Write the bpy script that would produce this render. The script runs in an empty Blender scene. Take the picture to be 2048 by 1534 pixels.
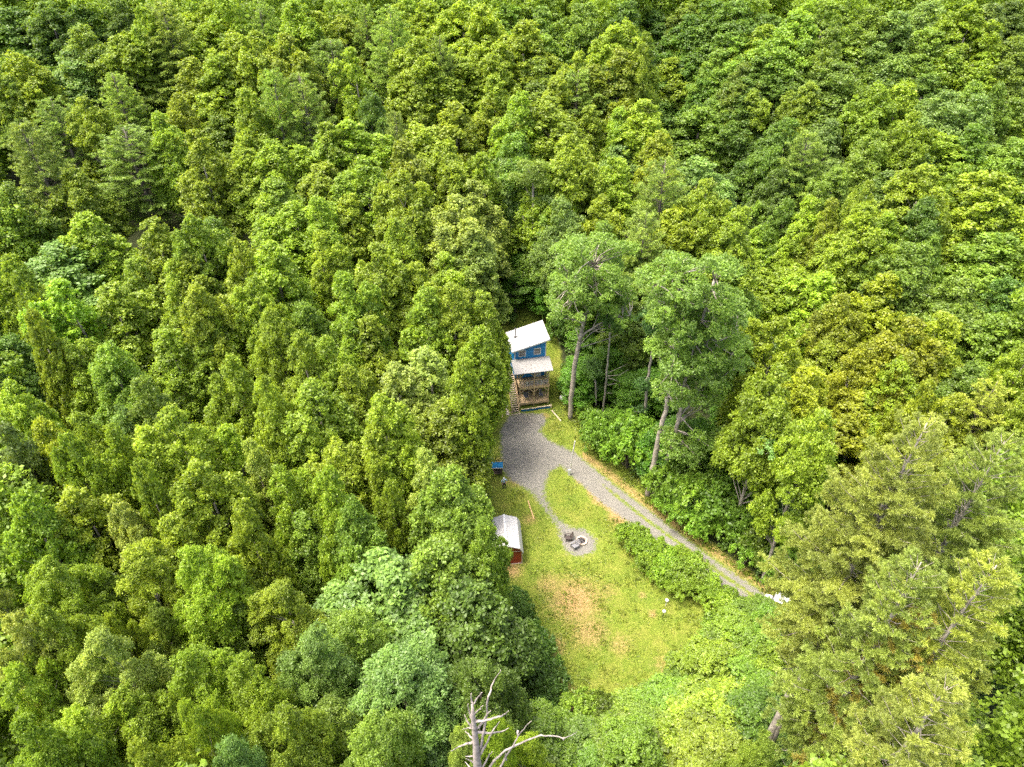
import bpy, bmesh, math, random
import numpy as np
from mathutils import Vector, Matrix

# ---------------------------------------------------------------- camera, sky, sun
SC = bpy.context.scene
H = 62.0
PITCH = math.radians(38)
FPX = 1366.0                                   # focal length in pixels of a 2048 wide picture
cam_d = bpy.data.cameras.new('camera'); cam = bpy.data.objects.new('camera', cam_d)
SC.collection.objects.link(cam); SC.camera = cam
cam.location = (0, 0, H); cam.rotation_euler = (math.radians(90) - PITCH, 0, 0)
cam_d.sensor_width = 36.0; cam_d.lens = 36.0 * FPX / 2048.0
cam_d.clip_start = 0.5; cam_d.clip_end = 6000

SUN_DIR = Vector((-0.36, -0.06, 0.93)).normalized()     # towards the sun
SUN_EL = math.asin(SUN_DIR.z); SUN_AZ = math.atan2(SUN_DIR.x, SUN_DIR.y)
world = bpy.data.worlds.new('World'); SC.world = world; world.use_nodes = True
wn = world.node_tree.nodes; wl = world.node_tree.links
bg = wn['Background']
sky = wn.new('ShaderNodeTexSky'); sky.sky_type = 'NISHITA'; sky.sun_disc = False
sky.sun_elevation = SUN_EL; sky.sun_rotation = SUN_AZ
sky.air_density = 0.7; sky.dust_density = 6.0; sky.ozone_density = 0.4
wl.new(sky.outputs[0], bg.inputs[0]); bg.inputs[1].default_value = 0.15
sun_d = bpy.data.lights.new('sun', 'SUN'); sun = bpy.data.objects.new('sun', sun_d)
SC.collection.objects.link(sun); sun_d.energy = 1.05; sun_d.angle = math.radians(20); sun_d.color = (1.0, 0.95, 0.86)
sun.location = (-40, 30, 120); sun.rotation_euler = SUN_DIR.to_track_quat('Z', 'Y').to_euler()
SC.view_settings.view_transform = 'Standard'; SC.view_settings.look = 'None'
SC.view_settings.exposure = 2.15; SC.view_settings.gamma = 1.0
SC.render.engine = 'CYCLES'
SC.cycles.max_bounces = 7; SC.cycles.diffuse_bounces = 4; SC.cycles.transmission_bounces = 4
SC.cycles.use_denoising = False

COL = SC.collection
RNG = np.random.default_rng(7)
random.seed(7)
cP, sP = math.cos(PITCH), math.sin(PITCH)

# ---------------------------------------------------------------- where a spot of ground seen in the photo lies
def project(x, y, z):
    dr = H - z
    d = y * cP + dr * sP
    return 1024 + x / d * FPX, 767 + (dr * cP - y * sP) / d * FPX, d

def ray(px, py):
    u = (px - 1024) / FPX; v = (py - 767) / FPX
    return np.array([u, cP - v * sP, -(sP + v * cP)])

def at_y(px, py, Y):
    r = ray(px, py); t = Y / r[1]
    return np.array([r[0] * t, Y, H + r[2] * t])

def seg_dist(X, Y, pts):
    best = np.full(np.shape(X), 1e9)
    for (ax, ay), (bx, by) in zip(pts[:-1], pts[1:]):
        dx, dy = bx - ax, by - ay
        t = np.clip(((X - ax) * dx + (Y - ay) * dy) / (dx * dx + dy * dy), 0, 1)
        best = np.minimum(best, np.hypot(X - ax - t * dx, Y - ay - t * dy))
    return best

def poly_sd(X, Y, poly):
    """signed distance to a polygon, positive inside"""
    X = np.asarray(X, float); Y = np.asarray(Y, float)
    d = seg_dist(X, Y, poly + [poly[0]])
    ins = np.zeros(X.shape, bool)
    n = len(poly)
    for i in range(n):
        x1, y1 = poly[i]; x2, y2 = poly[(i + 1) % n]
        if y1 == y2: continue
        c = ((y1 > Y) != (y2 > Y)) & (X < (x2 - x1) * (Y - y1) / (y2 - y1) + x1)
        ins ^= c
    return np.where(ins, d, -d)

def smooth(a, b, x):
    t = np.clip((x - a) / (b - a), 0, 1)
    return t * t * (3 - 2 * t)

def flat(px, py):
    r = ray(px, py); t = -H / r[2]
    return (float(r[0] * t), float(r[1] * t))

CLEAR = [flat(*p) for p in [(1003, 655), (1085, 650), (1112, 720), (1125, 790), (1150, 840), (1185, 885), (1240, 930), (1300, 1000),
    (1400, 1080), (1545, 1185), (1660, 1250), (1560, 1300), (1480, 1300), (1400, 1340), (1340, 1440), (1200, 1480), (1100, 1500),
    (1050, 1400), (990, 1300), (960, 1150), (960, 900), (980, 800), (985, 720)]]
RAVINE = [(30, 150), (33, 118), (35, 88), (40, 66), (52, 55), (70, 48)]

def ground(x, y):
    x = np.asarray(x, float); y = np.asarray(y, float)
    up = np.maximum(0, y - 80)
    z = 0.36 * (np.sqrt(up * up + 9) - 3) * smooth(78, 84, y)
    left = smooth(-6, -22, x)
    up2 = np.maximum(0, y - 66)
    z = np.maximum(z, left * 0.30 * (np.sqrt(up2 * up2 + 9) - 3))
    z = np.where(y > 230, z * 0 + 0.36 * 147 + (z - 0.36 * 147) * 0.05, z)
    near = np.maximum(0, 29 - y)
    z = z + 0.5 * (np.sqrt(near * near + 16) - 4) * (y > -40) + np.where(y <= -40, 30.0, 0)
    z = np.minimum(z, 60)
    rd = seg_dist(x, y, RAVINE)
    z = z - 13.0 * np.exp(-(rd / 8.0) ** 2) * smooth(30, 40, np.abs(x) + np.maximum(0, y - 90) * .2)
    inside = smooth(0, 6, -poly_sd(x, y, CLEAR))
    z = z + inside * (0.7 * np.sin(x * .19 + 1.3) * np.cos(y * .17) + 0.35 * np.sin(x * .43 + y * .31))
    return z

def G(x, y): return float(ground(np.array([x]), np.array([y]))[0])

def on_ground(px, py, lift=0.0):
    """the point of the ground (or lift metres above it) a photo pixel looks at"""
    r = ray(px, py)
    ts = np.linspace(12, 260, 1500)
    P = r[None, :] * ts[:, None]
    z = P[:, 2] + H - lift - ground(P[:, 0], P[:, 1])
    k = np.argmax(z < 0)
    if not (z < 0).any(): return None
    f = z[k - 1] / (z[k - 1] - z[k]) if k else 0
    t = ts[k - 1] + (ts[k] - ts[k - 1]) * f
    p = r * t
    return np.array([p[0], p[1], p[2] + H])

# ---------------------------------------------------------------- materials
MATS = {}
def nmat(name):
    m = bpy.data.materials.new(name); m.use_nodes = True
    nt = m.node_tree
    return m, nt.nodes, nt.links, nt.nodes['Principled BSDF']

def mixrgb(n, l, fac, a, b, mode='MIX'):
    x = n.new('ShaderNodeMix'); x.data_type = 'RGBA'; x.blend_type = mode
    for s, v in ((x.inputs[0], fac), (x.inputs[6], a), (x.inputs[7], b)):
        if isinstance(v, (int, float)): s.default_value = v
        elif isinstance(v, tuple): s.default_value = (*v, 1) if len(v) == 3 else v
        else: l.new(v, s)
    return x.outputs[2]

def noise(n, l, scale, detail=4, rough=.6, coord=None):
    t = n.new('ShaderNodeTexNoise'); t.inputs['Scale'].default_value = scale
    t.inputs['Detail'].default_value = detail; t.inputs['Roughness'].default_value = rough
    if coord is not None: l.new(coord, t.inputs['Vector'])
    return t.outputs['Fac']

def ramp(n, l, fac, stops):
    r = n.new('ShaderNodeValToRGB'); l.new(fac, r.inputs[0])
    e = r.color_ramp.elements
    while len(e) < len(stops): e.new(.5)
    for el, (p, c) in zip(e, stops):
        el.position = p; el.color = (*c, 1) if isinstance(c, tuple) else (c, c, c, 1)
    return r.outputs[0]

def math_(n, l, op, a, b=0.0, clamp=False):
    m = n.new('ShaderNodeMath'); m.operation = op; m.use_clamp = clamp
    for s, v in ((m.inputs[0], a), (m.inputs[1], b)):
        if isinstance(v, (int, float)): s.default_value = v
        else: l.new(v, s)
    return m.outputs[0]

def mat(name, col, rough=.7, var=.18, scale=6.0, metal=0.0, bump=0.0, spec=.4):
    if name in MATS: return MATS[name]
    m, n, l, p = nmat(name)
    tc = n.new('ShaderNodeTexCoord').outputs['Object']
    f = noise(n, l, scale, 5, .65, tc)
    dark = tuple(c * (1 - var * 1.6) for c in col); lite = tuple(min(1, c * (1 + var)) for c in col)
    l.new(ramp(n, l, f, [(.3, dark), (.7, lite)]), p.inputs['Base Color'])
    p.inputs['Roughness'].default_value = rough; p.inputs['Metallic'].default_value = metal
    p.inputs['Specular IOR Level'].default_value = spec
    if bump:
        b = n.new('ShaderNodeBump'); b.inputs['Strength'].default_value = bump; b.inputs['Distance'].default_value = .02
        l.new(noise(n, l, scale * 5, 4, .6, tc), b.inputs['Height']); l.new(b.outputs[0], p.inputs['Normal'])
    MATS[name] = m; return m

def leaf_mat(name, translucency=.35, hue_var=.5):
    """leaf or needle surface: colour = the tree's own colour varied from leaf to leaf"""
    if name in MATS: return MATS[name]
    m, n, l, p = nmat(name)
    n.remove(p)
    out = n['Material Output']
    oi = n.new('ShaderNodeObjectInfo')
    at = n.new('ShaderNodeAttribute'); at.attribute_name = 'tone'
    a2 = n.new('ShaderNodeAttribute'); a2.attribute_name = 'clump'
    base = oi.outputs['Color']
    k = math_(n, l, 'ADD', math_(n, l, 'MULTIPLY', at.outputs['Fac'], .6), .70)
    k = math_(n, l, 'MULTIPLY', k, math_(n, l, 'ADD', math_(n, l, 'MULTIPLY', a2.outputs['Fac'], .35), .82))
    mul = n.new('ShaderNodeVectorMath'); mul.operation = 'SCALE'
    l.new(base, mul.inputs[0]); l.new(k, mul.inputs['Scale'])
    warm = mixrgb(n, l, math_(n, l, 'MULTIPLY', a2.outputs['Fac'], hue_var), (1.0, 1.0, 1.0), (1.14, 1.02, .75))
    colr = mixrgb(n, l, 1.0, mul.outputs[0], warm, 'MULTIPLY')
    d = n.new('ShaderNodeBsdfDiffuse'); l.new(colr, d.inputs[0])
    t = n.new('ShaderNodeBsdfTranslucent'); l.new(mixrgb(n, l, 1.0, colr, (1.25, 1.15, .55), 'MULTIPLY'), t.inputs[0])
    mx = n.new('ShaderNodeMixShader'); mx.inputs[0].default_value = translucency
    l.new(d.outputs[0], mx.inputs[1]); l.new(t.outputs[0], mx.inputs[2])
    g = n.new('ShaderNodeBsdfGlossy'); g.inputs['Roughness'].default_value = .5; g.inputs[0].default_value = (1, 1, 1, 1)
    m2 = n.new('ShaderNodeMixShader'); m2.inputs[0].default_value = .025
    l.new(mx.outputs[0], m2.inputs[1]); l.new(g.outputs[0], m2.inputs[2])
    l.new(m2.outputs[0], out.inputs[0])
    MATS[name] = m; return m

LEAF = leaf_mat('leaf', .50)
NEEDLE = leaf_mat('needle', .40, .45)
BARK = mat('bark', (.17, .145, .115), .9, .45, 3.0, bump=.6)
BARK_PALE = mat('pale_bark', (.34, .30, .24), .9, .4, 3.0, bump=.6)
DEADWOOD = mat('dead_wood', (.36, .31, .265), .85, .35, 4.0, bump=.5)

# ---------------------------------------------------------------- mesh building
def to_mesh(name, V, F, m=None, attrs=None, smooth_=False):
    """V (n,3), F list of faces or (n,4) array"""
    me = bpy.data.meshes.new(name)
    V = np.asarray(V, np.float32)
    if isinstance(F, np.ndarray):
        nf, k = F.shape
        me.vertices.add(len(V)); me.vertices.foreach_set('co', V.ravel())
        me.loops.add(nf * k); me.loops.foreach_set('vertex_index', F.astype(np.int32).ravel())
        me.polygons.add(nf); me.polygons.foreach_set('loop_start', np.arange(0, nf * k, k, dtype=np.int32))
        me.polygons.foreach_set('loop_total', np.full(nf, k, np.int32))
        me.update(calc_edges=True)
    else:
        me.from_pydata([tuple(map(float, v)) for v in V], [], F); me.update()
    if attrs:
        for k_, (dom, arr) in attrs.items():
            a = me.attributes.new(k_, 'FLOAT', dom); a.data.foreach_set('value', np.asarray(arr, np.float32))
    if smooth_:
        me.polygons.foreach_set('use_smooth', np.ones(len(me.polygons), bool))
    if m: me.materials.append(m)
    return me

def link(name, me, parent=None, color=None):
    o = bpy.data.objects.new(name, me); COL.objects.link(o)
    if parent is not None: o.parent = parent
    if color is not None: o.color = (*color, 1)
    return o

def tag(o, label=None, cat=None, group=None, kind=None):
    if label: o['label'] = label
    if cat: o['category'] = cat
    if group: o['group'] = group
    if kind: o['kind'] = kind
    return o

def thing(name, label, cat, loc, rz=0.0, group=None):
    o = bpy.data.objects.new(name, None); COL.objects.link(o)
    o.location = loc; o.rotation_euler = (0, 0, rz); o.empty_display_size = .3
    return tag(o, label, cat, group)

class MB:
    """collects solids, then links them as one mesh"""
    def __init__(s): s.v = []; s.f = []
    def add(s, V, F):
        o = len(s.v); s.v += [tuple(map(float, p)) for p in V]; s.f += [tuple(i + o for i in f) for f in F]; return s
    def box(s, x0, x1, y0, y1, z0, z1, M=None):
        V = [(x, y, z) for x in (x0, x1) for y in (y0, y1) for z in (z0, z1)]
        if M is not None: V = [M @ Vector(p) for p in V]
        return s.add(V, [(0, 1, 3, 2), (4, 6, 7, 5), (0, 4, 5, 1), (2, 3, 7, 6), (0, 2, 6, 4), (1, 5, 7, 3)])
    def bar(s, a, b, w, h, up=(0, 0, 1)):
        a = Vector(a); b = Vector(b); d = (b - a).normalized(); u = Vector(up)
        r = d.cross(u)
        if r.length < 1e-4: r = d.cross(Vector((0, 1, 0)))
        r.normalize(); u = r.cross(d)
        V = [p + r * i * w / 2 + u * j * h / 2 for p in (a, b) for i, j in ((-1, -1), (1, -1), (1, 1), (-1, 1))]
        return s.add(V, [(3, 2, 1, 0), (4, 5, 6, 7), (0, 1, 5, 4), (1, 2, 6, 5), (2, 3, 7, 6), (3, 0, 4, 7)])
    def tube(s, pts, rad, n=7, cap=True):
        V, F = tube_np(pts, rad, n, cap); return s.add(V, F)
    def prism(s, poly, y0, y1, M=None):
        """poly in (x, z), extruded along y"""
        n = len(poly)
        V = [(x, y0, z) for x, z in poly] + [(x, y1, z) for x, z in poly]
        if M is not None: V = [M @ Vector(p) for p in V]
        F = [tuple(range(n)), tuple(range(2 * n - 1, n - 1, -1))] + [(i, i + n, (i + 1) % n + n, (i + 1) % n) for i in range(n)]
        return s.add(V, F)
    def lathe(s, prof, n=20, c=(0, 0, 0), sx=1, sy=1):
        V = []; F = []
        for r, z in prof:
            for k in range(n):
                a = 2 * math.pi * k / n; V.append((c[0] + r * math.cos(a) * sx, c[1] + r * math.sin(a) * sy, c[2] + z))
        for i in range(len(prof) - 1):
            for k in range(n):
                F.append((i * n + k, i * n + (k + 1) % n, (i + 1) * n + (k + 1) % n, (i + 1) * n + k))
        F.append(tuple(range(n))[::-1]); F.append(tuple((len(prof) - 1) * n + k for k in range(n)))
        return s.add(V, F)
    def build(s, name, m, parent=None, bevel=0, smooth_=False):
        me = to_mesh(name, s.v, s.f, m, smooth_=smooth_)
        bm = bmesh.new(); bm.from_mesh(me); bmesh.ops.recalc_face_normals(bm, faces=bm.faces)
        if bevel: bmesh.ops.bevel(bm, geom=[e for e in bm.edges if e.is_manifold and e.calc_face_angle(0) > .6], offset=bevel, segments=2, affect='EDGES', profile=.6)
        bm.to_mesh(me); bm.free()
        if smooth_:
            for p in me.polygons: p.use_smooth = True
        return link(name, me, parent)

def tube_np(pts, rad, n=7, cap=True):
    pts = np.asarray(pts, float); k = len(pts)
    rad = np.broadcast_to(rad, (k,)) if np.ndim(rad) == 0 else np.asarray(rad)
    T = np.gradient(pts, axis=0); T /= np.linalg.norm(T, axis=1)[:, None] + 1e-9
    ref = np.array([0.31, .95, .05]) if abs(T[0, 2]) > .5 else np.array([0, 0, 1.])
    V = []
    for i in range(k):
        a = np.cross(T[i], ref); a /= np.linalg.norm(a) + 1e-9; b = np.cross(T[i], a)
        for j in range(n):
            t = 2 * math.pi * j / n
            V.append(pts[i] + (a * math.cos(t) + b * math.sin(t)) * rad[i])
    F = [(i * n + j, i * n + (j + 1) % n, (i + 1) * n + (j + 1) % n, (i + 1) * n + j) for i in range(k - 1) for j in range(n)]
    if cap: F += [tuple(range(n))[::-1], tuple((k - 1) * n + j for j in range(n))]
    return V, F

def unit(rng, n):
    v = rng.normal(size=(n, 3)); return v / np.linalg.norm(v, axis=1)[:, None]

def norm(a): return a / (np.linalg.norm(a, axis=1)[:, None] + 1e-9)

def leaf_quads(C, N, L, W, rng, T=None):
    """kite shaped leaves at C facing N"""
    n = len(C)
    if T is None: T = unit(rng, n)
    T = norm(T - (T * N).sum(1)[:, None] * N) if T is not None else T
    B = np.cross(N, T)
    L = (L * rng.uniform(.7, 1.3, n))[:, None]; Wd = W / np.mean(L) * L if np.ndim(W) == 0 else W[:, None]
    V = np.empty((n, 4, 3))
    fold = N * L * rng.uniform(-.12, .22, n)[:, None]
    V[:, 0] = C + T * L * .5 - fold; V[:, 1] = C + B * Wd * .5 + T * L * .06; V[:, 2] = C - T * L * .5 - fold; V[:, 3] = C - B * Wd * .5 + T * L * .06
    return V.reshape(-1, 3)

def puff_leaves(clumps, per_m2, L, rng, up_bias=.35, W=.62, centre=None, sub=.38):
    """clumps: rows (x, y, z, rx, rz); leaves on the bumpy shell of every clump. Returns V, tone, clump"""
    Vs = []; tone = []; cl = []
    cl_id = rng.uniform(0, 1, len(clumps))
    for (x, y, z, rx, rz), cid in zip(clumps, cl_id):
        c = np.array([x, y, z]); sc = np.array([rx, rx, rz])
        area = 4 * math.pi * rx * (rx + rz) / 2
        nleaf = max(20, int(area * per_m2)); ns = max(5, int(area / (sub * sub * 3.0)))
        S = unit(rng, ns); S[:, 2] = np.abs(S[:, 2]) * .9 + S[:, 2] * .35 if up_bias > 0 else S[:, 2]
        S = norm(S)
        if centre is not None:
            out = c - centre; out[2] *= .3; out = out / (np.linalg.norm(out) + 1e-6)
            S = norm(S + out * .35)
        sp = c + S * sc * rng.uniform(.72, 1.0, ns)[:, None]
        idx = rng.integers(0, ns, nleaf)
        D = unit(rng, nleaf); D = norm(D + S[idx] * .55 + np.array([0, 0, up_bias]))
        r = sub * np.where(rng.uniform(0, 1, nleaf) < .09, rng.uniform(1.0, 1.9, nleaf), rng.uniform(.3, 1.15, nleaf)) * min(1.3, max(.6, rx))
        P = sp[idx] + D * r[:, None]
        N = norm(D * .5 + unit(rng, nleaf) * .75 + np.array([0, 0, .55]))
        Vs.append(leaf_quads(P, N, np.full(nleaf, L), L * W, rng))
        tone.append(rng.uniform(0, 1, nleaf)); cl.append(np.clip(cid + rng.normal(0, .12, nleaf), 0, 1))
    V = np.concatenate(Vs); return V, np.concatenate(tone), np.concatenate(cl)

def leaves_mesh(name, V, tone, cl, m):
    n = len(V) // 4
    return to_mesh(name, V, np.arange(n * 4).reshape(n, 4), m, {'tone': ('FACE', tone), 'clump': ('FACE', cl)})

def join_np(parts):
    V = []; F = []
    for v, f in parts:
        o = len(V); V += list(v); F += [tuple(i + o for i in q) for q in f]
    return V, F

def bend(a, b, rng, sag=.12, n=5):
    a = np.asarray(a, float); b = np.asarray(b, float)
    d = np.linalg.norm(b - a); off = rng.normal(0, sag * d, 3) * .5
    t = np.linspace(0, 1, n)[:, None]
    return a + (b - a) * t + off * (t * (1 - t) * 4) * .5 + rng.normal(0, .015 * d, (n, 3)) * (t * (1 - t) * 4)

# ---------------------------------------------------------------- tree shapes
def broad_proto(kind, seed, near):
    """returns crown mesh, wood mesh, crown radius, height for a tree standing at the origin"""
    rng = np.random.default_rng(seed)
    clumps = []
    if kind == 'layered':
        h, R, z0, n, cs, sq = 17, 4.2, 3.5, 60, (.9, 1.5), .5
        for k in range(n):
            t = ((k + .5) / n) ** .9; a = k * 2.39996 + rng.normal(0, .35)
            env = R * math.sqrt(max(.02, 1 - ((t - .3) / .74) ** 2)) * rng.uniform(.8, 1.1)
            rr = env * (rng.uniform(.62, .98) if rng.uniform() > .22 else rng.uniform(.1, .6)); r = rng.uniform(*cs)
            clumps.append((rr * math.cos(a), rr * math.sin(a), z0 + (h - z0 - .9) * t + rng.normal(0, .35), r, r * sq))
    else:
        if kind == 'poplar': h, R, z0, cs, sq, nl, tops = 22, 4.4, 7.0, (.62, 1.1), 1.2, rng.integers(4, 7), (.70, .95)
        else: h, R, z0, cs, sq, nl, tops = 20, 4.6, 6.5, (.7, 1.3), .85, rng.integers(5, 8), (.66, .9)
        lobes = [(rng.normal(0, .2), rng.normal(0, .2), rng.uniform(1.9, 2.5), h * .55, h)]
        a0 = rng.uniform(0, 6.28)
        for k in range(nl):
            a = a0 + k * 6.283 / nl + rng.normal(0, .25); q = R * rng.uniform(.48, .68); top = h * rng.uniform(*tops)
            lobes.append((q * math.cos(a), q * math.sin(a), rng.uniform(1.3, 2.1), max(z0, top - rng.uniform(5, 8)), top))
        for k in range(nl):                                    # lower skirt
            a = a0 + (k + .5) * 6.283 / nl + rng.normal(0, .3); q = R * rng.uniform(.55, .85); top = h * rng.uniform(.5, .7)
            lobes.append((q * math.cos(a), q * math.sin(a), rng.uniform(1.1, 1.7), max(z0 - 2, top - rng.uniform(3, 5)), top))
        for li, (lx, ly, lr, zb, zt) in enumerate(lobes):
            m = int(4 + lr * (zt - zb) * 1.15)
            for k in range(m):
                t = (k + .5) / m; a = k * 2.39996 + rng.uniform(0, 1)
                r = rng.uniform(*cs) * (1 if t < .8 else .8)
                e = lr * math.sqrt(max(.02, 1 - ((t - .38) / .66) ** 2)) * (1.15 - .3 * t if kind == 'poplar' else 1.05)
                e = max(0, e * rng.uniform(.7, 1.02) - r * .3)
                x, y, z = lx + e * math.cos(a), ly + e * math.sin(a), zb + (zt - zb) * t - r * .5 * t
                if any(j != li and math.hypot(x - o[0], y - o[1]) < o[2] * .55 and z < o[4] - 1.6 and z > o[3] for j, o in enumerate(lobes)) and rng.uniform() < .85: continue
                clumps.append((x, y, z, r, r * sq))
    clumps.append((0, 0, h - .9, .8, .9 * max(sq, .7)))
    clumps = np.array(clumps)
    L = .175 if near else .285
    per = 98 if near else 37
    V, tone, cl = puff_leaves(clumps, per, L, rng, .35, .66, np.array([0, 0, h * .5]), .36 if near else .42)
    parts = []
    zs = np.linspace(-.6, h * .80, 9)
    tr = np.stack([np.cumsum(rng.normal(0, .07, 9)), np.cumsum(rng.normal(0, .07, 9)), zs], 1); tr[0, :2] = tr[1, :2] * .5
    rad = .27 * (1 - zs / (h * 1.02)) ** .8 + .03; rad[0] *= 1.35
    parts.append(tube_np(tr, rad, 8))
    for c in clumps[rng.permutation(len(clumps))[:26]]:
        zb = max(z0 * .75, c[2] - np.hypot(c[0], c[1]) * rng.uniform(.6, 1.2) - 1)
        i = np.interp(zb, zs, np.arange(9)); base = np.array([np.interp(zb, zs, tr[:, 0]), np.interp(zb, zs, tr[:, 1]), zb])
        q = bend(base, c[:3] * np.array([1.04, 1.04, 1.0]), rng, .2)
        parts.append(tube_np(q, np.linspace(.085, .018, len(q)) * (1.3 - zb / h), 5, False))
    Vw, Fw = join_np(parts)
    return leaves_mesh('crown', V, tone, cl, LEAF), to_mesh('trunk', Vw, Fw, BARK_PALE if kind == 'poplar' else BARK, smooth_=True), R, h

def pine_geo(h, R, z0, seed, near, dead_low=True, dens=1.0):
    rng = np.random.default_rng(seed)
    zs = np.linspace(-.6, h, 12)
    tr = np.stack([np.cumsum(rng.normal(0, .05, 12)), np.cumsum(rng.normal(0, .05, 12)), zs], 1)
    rad = .30 * (1 - zs / (h * 1.01)) ** .9 + .02
    wood = [tube_np(tr, rad, 9)]
    P = []; D = []; C = []
    z = z0 - (3.0 if dead_low else 0)
    step = .72
    while z < h - .3:
        t = (z - z0) / (h - z0)
        base = np.array([np.interp(z, zs, tr[:, 0]), np.interp(z, zs, tr[:, 1]), z])
        nb = rng.integers(4, 7)
        a0 = rng.uniform(0, 6.28)
        for b in range(nb):
            a = a0 + b * 6.283 / nb + rng.normal(0, .25)
            if t < 0:
                if rng.uniform() < .55: continue
                ln = R * rng.uniform(.35, .75)
            else:
                ln = R * (1 - t) ** .62 * min(1, .55 + t * 2.2) * rng.uniform(.65, 1.12) + .25
            out = np.array([math.cos(a), math.sin(a), 0])
            rise = .1 + .75 * max(0, t) ** 1.5
            n = 6; s = np.linspace(0, 1, n)
            pts = base + out * (ln * s)[:, None] + np.array([0, 0, 1]) * (ln * (rise * s + .16 * s * s * (1 if t > .1 else -.5)) + rng.normal(0, .05, n) * ln * .4)[:, None]
            wood.append(tube_np(pts, np.linspace(.014 + .008 * ln, .008, n), 4, False))
            if t < 0: 
                for q in range(3):
                    i = rng.integers(2, n); e = pts[i] + norm((out + rng.normal(0, .6, 3))[None])[0] * ln * .3
                    wood.append(tube_np([pts[i], (pts[i] + e) / 2 + rng.normal(0, .05, 3), e], [.018, .012, .007], 3, False))
                continue
            cid = rng.uniform()
            side = np.array([-out[1], out[0], 0])
            ntw = max(3, int(ln / (.22 if near else .3)))
            for q in range(ntw):
                s_ = rng.uniform(.22, 1.0); p = base + (pts[-1] - base) * s_ + np.array([0, 0, .0])
                p = np.array([np.interp(s_, s, pts[:, j]) for j in range(3)])
                sg = 1 if q % 2 else -1
                tl = ln * .42 * (1.15 - s_ * .6) * rng.uniform(.6, 1.1)
                dr = out * .75 + side * sg * rng.uniform(.3, 1.0) + np.array([0, 0, rng.uniform(.0, .35)]); dr /= np.linalg.norm(dr)
                nt = max(2, int(tl / (.17 if near else .26)))
                for w in range(nt):
                    u = (w + 1) / nt
                    P.append(p + dr * tl * u + rng.normal(0, .04, 3)); D.append(dr + np.array([0, 0, .35])); C.append(cid)
            P.append(pts[-1]); D.append(out + np.array([0, 0, .4])); C.append(cid)
        z += step * rng.uniform(.75, 1.2)
    P = np.array(P); D = norm(np.array(D)); C = np.array(C)
    m = int((17 if near else 17) * dens)
    idx = np.repeat(np.arange(len(P)), m); n = len(idx)
    dirs = norm(D[idx] * .8 + unit(rng, n) * .95)
    Ln = (.23 if near else .34) * rng.uniform(.7, 1.2, n)
    Cc = P[idx] + dirs * (Ln * .5)[:, None]
    N = norm(unit(rng, n) + np.array([0, 0, .9])); 
    V = leaf_quads(Cc, norm(N - (N * dirs).sum(1)[:, None] * dirs), Ln, (.026 if near else .065), rng, dirs)
    return (V, rng.uniform(0, 1, n), np.clip(C[idx] + rng.normal(0, .1, n), 0, 1)), join_np(wood)

def pine_proto(seed, near):
    h, R = 23, 3.9
    (V, t, c), (Vw, Fw) = pine_geo(h, R, 6.5, seed, near)
    return leaves_mesh('crown', V, t, c, NEEDLE), to_mesh('trunk', Vw, Fw, BARK, smooth_=True), R, h

PROTO = {}
def proto(kind, near, k):
    key = (kind, near, k)
    if key not in PROTO:
        s = 100 + 17 * k + (1000 if near else 0) + {'poplar': 1, 'round': 2, 'layered': 3, 'pine': 4}[kind] * 311
        PROTO[key] = pine_proto(s, near) if kind == 'pine' else broad_proto(kind, s, near)
    return PROTO[key]

# species colours (albedo)
PAL = {
    'P': ('poplar', (.260, .380, .028)), 'Q': ('poplar', (.31, .41, .075)), 'Y': ('poplar', (.285, .37, .022)),
    'O': ('round', (.200, .320, .036)), 'D': ('round', (.130, .235, .030)), 'B': ('round', (.205, .330, .070)),
    'L': ('layered', (.120, .270, .022)), 'M': ('layered', (.145, .270, .030)), 'S': ('round', (.185, .315, .030)),
    'W': ('pine', (.250, .370, .065)), 'V': ('pine', (.33, .40, .060)),
}
NAMES = {'S': ('fresh green', 'young tree', 'small crown'),
         'P': ('bright lime green', 'poplar', 'tall lumpy crown'), 'Q': ('pale lime green', 'poplar', 'frosted pale crown'),
         'Y': ('yellow green', 'poplar', 'tall crown'), 'O': ('mid green', 'broadleaf tree', 'rounded crown'),
         'D': ('dark green', 'broadleaf tree', 'rounded crown'), 'B': ('soft bluish green', 'broadleaf tree', 'rounded crown'),
         'L': ('deep green', 'understory tree', 'layered crown'), 'M': ('muted green', 'understory tree', 'layered crown'),
         'W': ('olive green', 'pine', 'feathery crown'), 'V': ('yellowish olive', 'pine', 'feathery crown')}
USED = set()
ONES = ['', 'one', 'two', 'three', 'four', 'five', 'six', 'seven', 'eight', 'nine', 'ten', 'eleven', 'twelve', 'thirteen', 'fourteen', 'fifteen', 'sixteen', 'seventeen', 'eighteen', 'nineteen']
TENS = ['', '', 'twenty', 'thirty', 'forty', 'fifty', 'sixty', 'seventy', 'eighty', 'ninety']
def say(v): return ONES[v] if v < 20 else TENS[v // 10] + ONES[v % 10]
def place_words(px, py, key=''):
    a = min(99, max(1, round(px / 20.48))); b = min(99, max(1, round(py / 15.34)))
    while (key, a, b) in USED: b = b + 1 if b < 99 else 1
    USED.add((key, a, b))
    return say(a), say(b)

def tree_label(code, px, py, w):
    size = 'big ' if w > 115 else ('small ' if w < 66 else '')
    col, kind, crown = NAMES[code]
    a, b = place_words(px, py)
    return f'{size}{col} {kind}, top {a} percent across, {b} percent down'

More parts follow.
